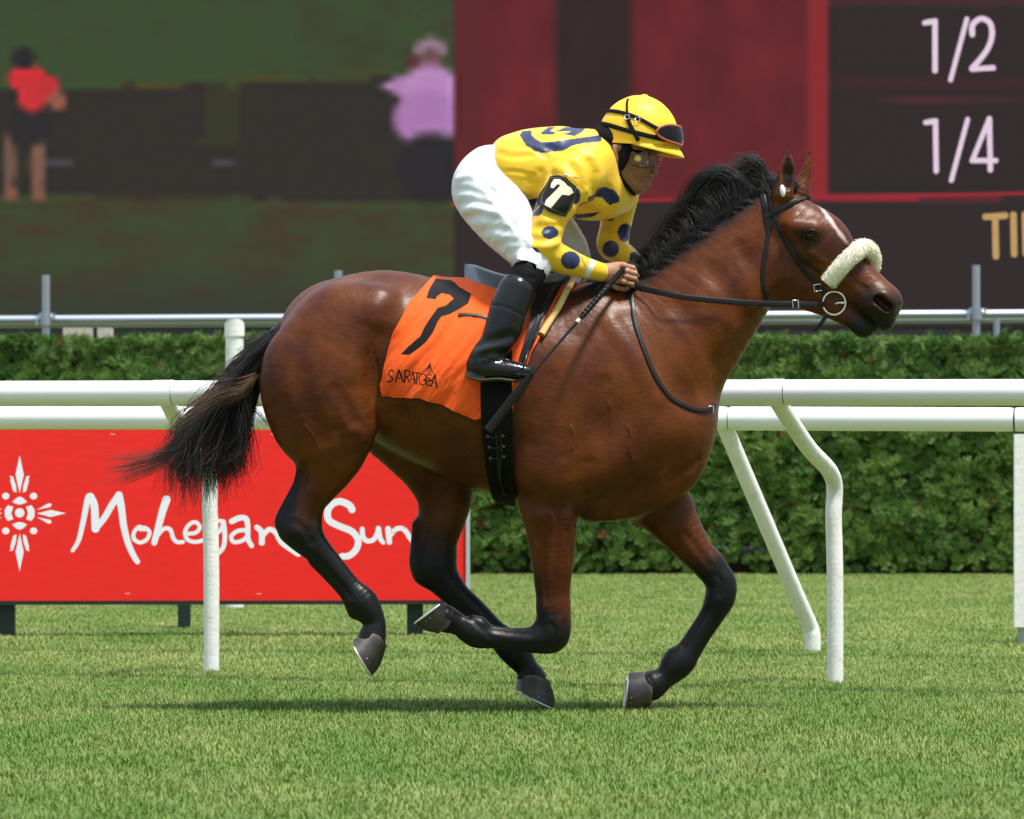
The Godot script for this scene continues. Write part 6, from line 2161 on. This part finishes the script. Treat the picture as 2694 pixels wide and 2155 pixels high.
func build_helmet(man: Node3D) -> void:
	var yellow := relief(paint(Color(0.90, 0.54, 0.028), 0.48, 0.4), noise_tex(0.15, 256, true, 2.0), 10.0, 0.15)
	yellow.rim_enabled = true
	yellow.rim = 0.3
	yellow.rim_tint = 0.6
	var s := Shape.new()
	var rows := 26; var cols := 64
	for i in rows + 1:
		var th := lerpf(-0.10, PI * 0.5, float(i) / rows)
		for k in cols + 1:
			var ph := TAU * k / cols
			var low := -0.05 * sin(ph * 0.5) * (1.0 - float(i) / rows)
			var seam := -0.0018 * exp(-pow(absf(wrapf(ph - 0.9, -PI, PI)) * 26.0, 2.0)) - 0.0018 * exp(-pow(absf(wrapf(ph - 2.4, -PI, PI)) * 26.0, 2.0)) - 0.0012 * exp(-pow(absf(wrapf(ph - 0.15, -PI, PI)) * 26.0, 2.0))
			var p := shell(ph, th + low, seam + 0.001 * noise.get_noise_2d(cos(ph) * 3.0, th * 3.0 + sin(ph)))
			s.vert(p, (shell(ph, th + low, 0.01) - shell(ph, th + low)).normalized())
	for i in rows:
		for k in cols:
			var a := i * (cols + 1) + k
			s.quad(a, a + 1, a + cols + 2, a + cols + 1)
	var hel := part("helmet", s.mesh(), yellow, man)
	hel.set_meta("label", "yellow silk covered racing helmet with tinted goggles pushed up")
	s = Shape.new()
	var tip := at(1696, 252)
	s.ball(tip + Vector3(0, -0.001, 0), Vector3(0.0135, 0.0065, 0.0135), 8, 18, Color.WHITE, Basis(Vector3.BACK, -0.1))
	part("button", s.mesh(), yellow, hel)
	# peak
	s = Shape.new()
	var np := 36
	for layer in 2:
		for i in np + 1:
			var ph := lerpf(-1.75, 1.75, float(i) / np)
			var inner := shell(ph, -0.02, -0.004)
			var n := Vector3(cos(ph), 0, sin(ph) * 0.75)
			for j in 7:
				var u := j / 6.0
				var ext := 0.022 * pow(maxf(cos(ph * 0.9), 0.0), 1.1) + 0.001
				var p := inner + n * ext * u + Vector3(0, -0.026 * pow(maxf(cos(ph * 0.9), 0.0), 0.9) * u - 0.010 * u * u - 0.004, 0)
				if layer == 1: p.y -= 0.004 + 0.002 * u
				s.vert(p, (Vector3(0.35, 0.9, 0) + n * 0.3).normalized() * (1.0 if layer == 0 else -1.0))
	for layer in 2:
		for i in np:
			for j in 6:
				var a := layer * (np + 1) * 7 + i * 7 + j
				s.quad(a, a + 1, a + 8, a + 7)
	for i in np:
		var a := i * 7 + 6; var o := (np + 1) * 7
		s.face(s.v[a], s.v[a + 7], s.v[a + 7 + o], s.v[a + o], Vector3(1, 0, 0))
	part("peak", s.mesh(), yellow, hel)
	# straps
	var straps := [[[0.75, 0.20, 1.15, 0.26, 1.70, 0.46, 2.2, 0.56, 2.8, 0.60, 3.4, 0.58, 4.0, 0.5, 4.8, 0.34, 5.5, 0.2], 0.013], [[0.85, 0.03, 1.3, 0.06, 1.9, 0.14, 2.5, 0.24, 3.14, 0.28, 3.8, 0.24, 4.4, 0.14, 5.3, 0.03], 0.016], [[2.30, 1.02, 2.12, 0.8, 1.98, 0.55, 1.92, 0.40], 0.007], [[1.95, 0.46, 1.84, 0.28, 1.70, 0.10, 1.58, -0.06], 0.015]]
	for st in straps:
		s = Shape.new()
		shell_band(s, st[0], st[1], 0.0035)
		part("strap", s.mesh(), M.webbing, hel)
	for bk in [[1.95, 0.44], [1.66, 0.40]]:
		s = Shape.new()
		var c := shell(bk[0], bk[1], 0.006)
		var n := (shell(bk[0], bk[1], 0.02) - c).normalized()
		var u := n.cross(Vector3.UP).normalized(); var w := n.cross(u)
		s.tube(PackedVector3Array([c - u * 0.008 - w * 0.008, c + u * 0.008 - w * 0.008, c + u * 0.008 + w * 0.008, c - u * 0.008 + w * 0.008, c - u * 0.008 - w * 0.008]), even(5, 0.0014), 6, false)
		part("strap_buckle", s.mesh(), M.bright, hel)
	# goggles pushed up on the cap
	var outline := func(u: float) -> Array:   # half width u from the nose outwards: lower and upper edge
		var notch := 0.13 * exp(-pow(u / 0.13, 2.0))
		var endr := sqrt(maxf(0.0, 1.0 - pow(maxf(0.0, absf(u) - 0.62) / 0.55, 2.0)))
		return [0.155 - 0.155 * endr + notch - 0.03 + 0.03 * absf(u), 0.155 + 0.205 * endr]
	s = Shape.new()
	var gl := 44
	for i in gl + 1:
		var ph := lerpf(-1.16, 1.16, float(i) / gl)
		var e: Array = outline.call(ph)
		for j in 9:
			var th := lerpf(e[0], e[1], j / 8.0)
			var facet := 0.004 * (1.0 - pow(absf(j / 4.0 - 1.0), 2.0))
			s.vert(shell(ph, th, 0.013 + facet), (shell(ph, th, 0.02) - shell(ph, th)).normalized())
	for i in gl:
		for j in 8:
			var a := i * 9 + j
			s.quad(a, a + 1, a + 10, a + 9)
	var gog := part("goggles", s.mesh(), paint(Color(0.010, 0.009, 0.010), 0.08, 0.32), hel)
	gog.set_meta("label", "dark lens of spare goggles above the peak")
	s = Shape.new()
	var rim := PackedVector3Array()
	for i in gl + 1:
		var ph := lerpf(-1.16, 1.16, float(i) / gl)
		rim.append(shell(ph, outline.call(ph)[0], 0.011))
	for i in range(gl, -1, -1):
		var ph := lerpf(-1.16, 1.16, float(i) / gl)
		rim.append(shell(ph, outline.call(ph)[1], 0.011))
	rim.append(rim[0])
	s.tube(rim, even(rim.size(), 0.0052), 8, false)
	part("goggle_frame", s.mesh(), paint(Color(0.36, 0.085, 0.035), 0.4), gog)
	# black harness and hood below the cap
	var h := Field.new()
	chain(h, [[1606, 372, 0, 52, 1.25], [1600, 398, 0, 44, 1.2], [1606, 424, 0, 34, 1.3]], 0.02)
	chain(h, [[1648, 388, 0.084, 15, 0.5], [1640, 412, 0.086, 16, 0.5], [1632, 438, 0.078, 12, 0.6]], 0.012)
	chain(h, [[1648, 388, -0.084, 15, 0.5], [1640, 412, -0.086, 16, 0.5], [1632, 438, -0.078, 12, 0.6]], 0.012)
	chain(h, [[1650, 386, 0.08, 8, 0.6], [1676, 398, 0.072, 8, 0.7], [1704, 406, 0.052, 8, 0.8]], 0.006)
	solid(h, at(1530, 480, -0.14), at(1730, 310, 0.14), 0.005, M.webbing, "harness", man, 5).set_meta("label", "black padded helmet harness round ear and jaw")
	s = Shape.new()
	var ch := smooth_line(PackedVector3Array([at(1636, 438, 0.084), at(1634, 462, 0.074), at(1650, 490, 0.052), at(1668, 508, 0.02), at(1672, 512, 0.0), at(1668, 508, -0.02), at(1650, 490, -0.052), at(1634, 462, -0.074), at(1636, 438, -0.084)]), 5)
	s.tube(ch, even(ch.size(), 0.0085), 8, true, Color.WHITE, 0.3, Vector3(1, -1, 0))
	part("chin_strap", s.mesh(), M.webbing, man)
	# clear goggles over the eyes
	var clear := StandardMaterial3D.new()
	clear.albedo_color = Color(0.30, 0.20, 0.13, 0.14)
	clear.metallic_specular = 0.3
	clear.transparency = BaseMaterial3D.TRANSPARENCY_ALPHA
	clear.roughness = 0.03
	s = Shape.new()
	var gn := 30
	var place := func(u: float, v: float, lift: float) -> Vector3:
		# wraps from the near temple (u = 1) round the nose (0) to the far temple (-1)
		var a := u * 1.75
		var x := 1668.0 + cos(a) * 62.0 + v * -4.0
		var c := at(x, 424.0 - (x - 1690.0) * 0.12 + v * 20.0, 0)
		c.z = sin(a) * 0.092
		return c + Vector3(cos(a), 0.1, sin(a)) * lift
	var half := func(u: float) -> Array:
		var endr := sqrt(maxf(0.02, 1.0 - pow(maxf(0.0, absf(u) - 0.45) / 0.55, 2.0)))
		return [-0.95 * endr, 1.15 * endr - 0.75 * exp(-pow(u / 0.16, 2.0))]
	for i in gn + 1:
		var u := lerpf(-1, 1, float(i) / gn)
		var e: Array = half.call(u)
		for j in 7: s.vert(place.call(u, lerpf(e[0], e[1], j / 6.0), 0.012 + 0.006 * sin(j / 6.0 * PI)), Vector3(cos(u * 1.75), 0.1, sin(u * 1.75)).normalized())
	for i in gn:
		for j in 6:
			var a := i * 7 + j
			s.quad(a, a + 1, a + 8, a + 7)
	var eg := part("eye_goggles", s.mesh(), clear, man)
	eg.set_meta("label", "clear goggles worn over the eyes")
	s = Shape.new()
	rim = PackedVector3Array()
	for i in gn + 1: rim.append(place.call(lerpf(-1, 1, float(i) / gn), half.call(lerpf(-1, 1, float(i) / gn))[0], 0.008))
	for i in range(gn, -1, -1): rim.append(place.call(lerpf(-1, 1, float(i) / gn), half.call(lerpf(-1, 1, float(i) / gn))[1], 0.008))
	rim.append(rim[0])
	s.tube(rim, even(rim.size(), 0.0036), 8, false)
	part("goggle_frame", s.mesh(), paint(Color(0.07, 0.028, 0.016), 0.4), eg)
	s = Shape.new()
	var vc: Vector3 = place.call(0.84, -0.05, 0.012)
	s.tube(PackedVector3Array([vc, vc + Vector3(0.0, 0, 0.006)]), even(2, 0.0125), 24)
	var vent := part("vent", s.mesh(), paint(Color(0.22, 0.22, 0.03), 0.4), eg)
	s = Shape.new()
	s.tube(PackedVector3Array([vc, vc + Vector3(0.0, 0, 0.0075)]), even(2, 0.0085), 20)
	part("vent_cap", s.mesh(), paint(Color(0.30, 0.29, 0.04), 0.35), eg)

const HORSE_CELL := 0.0066
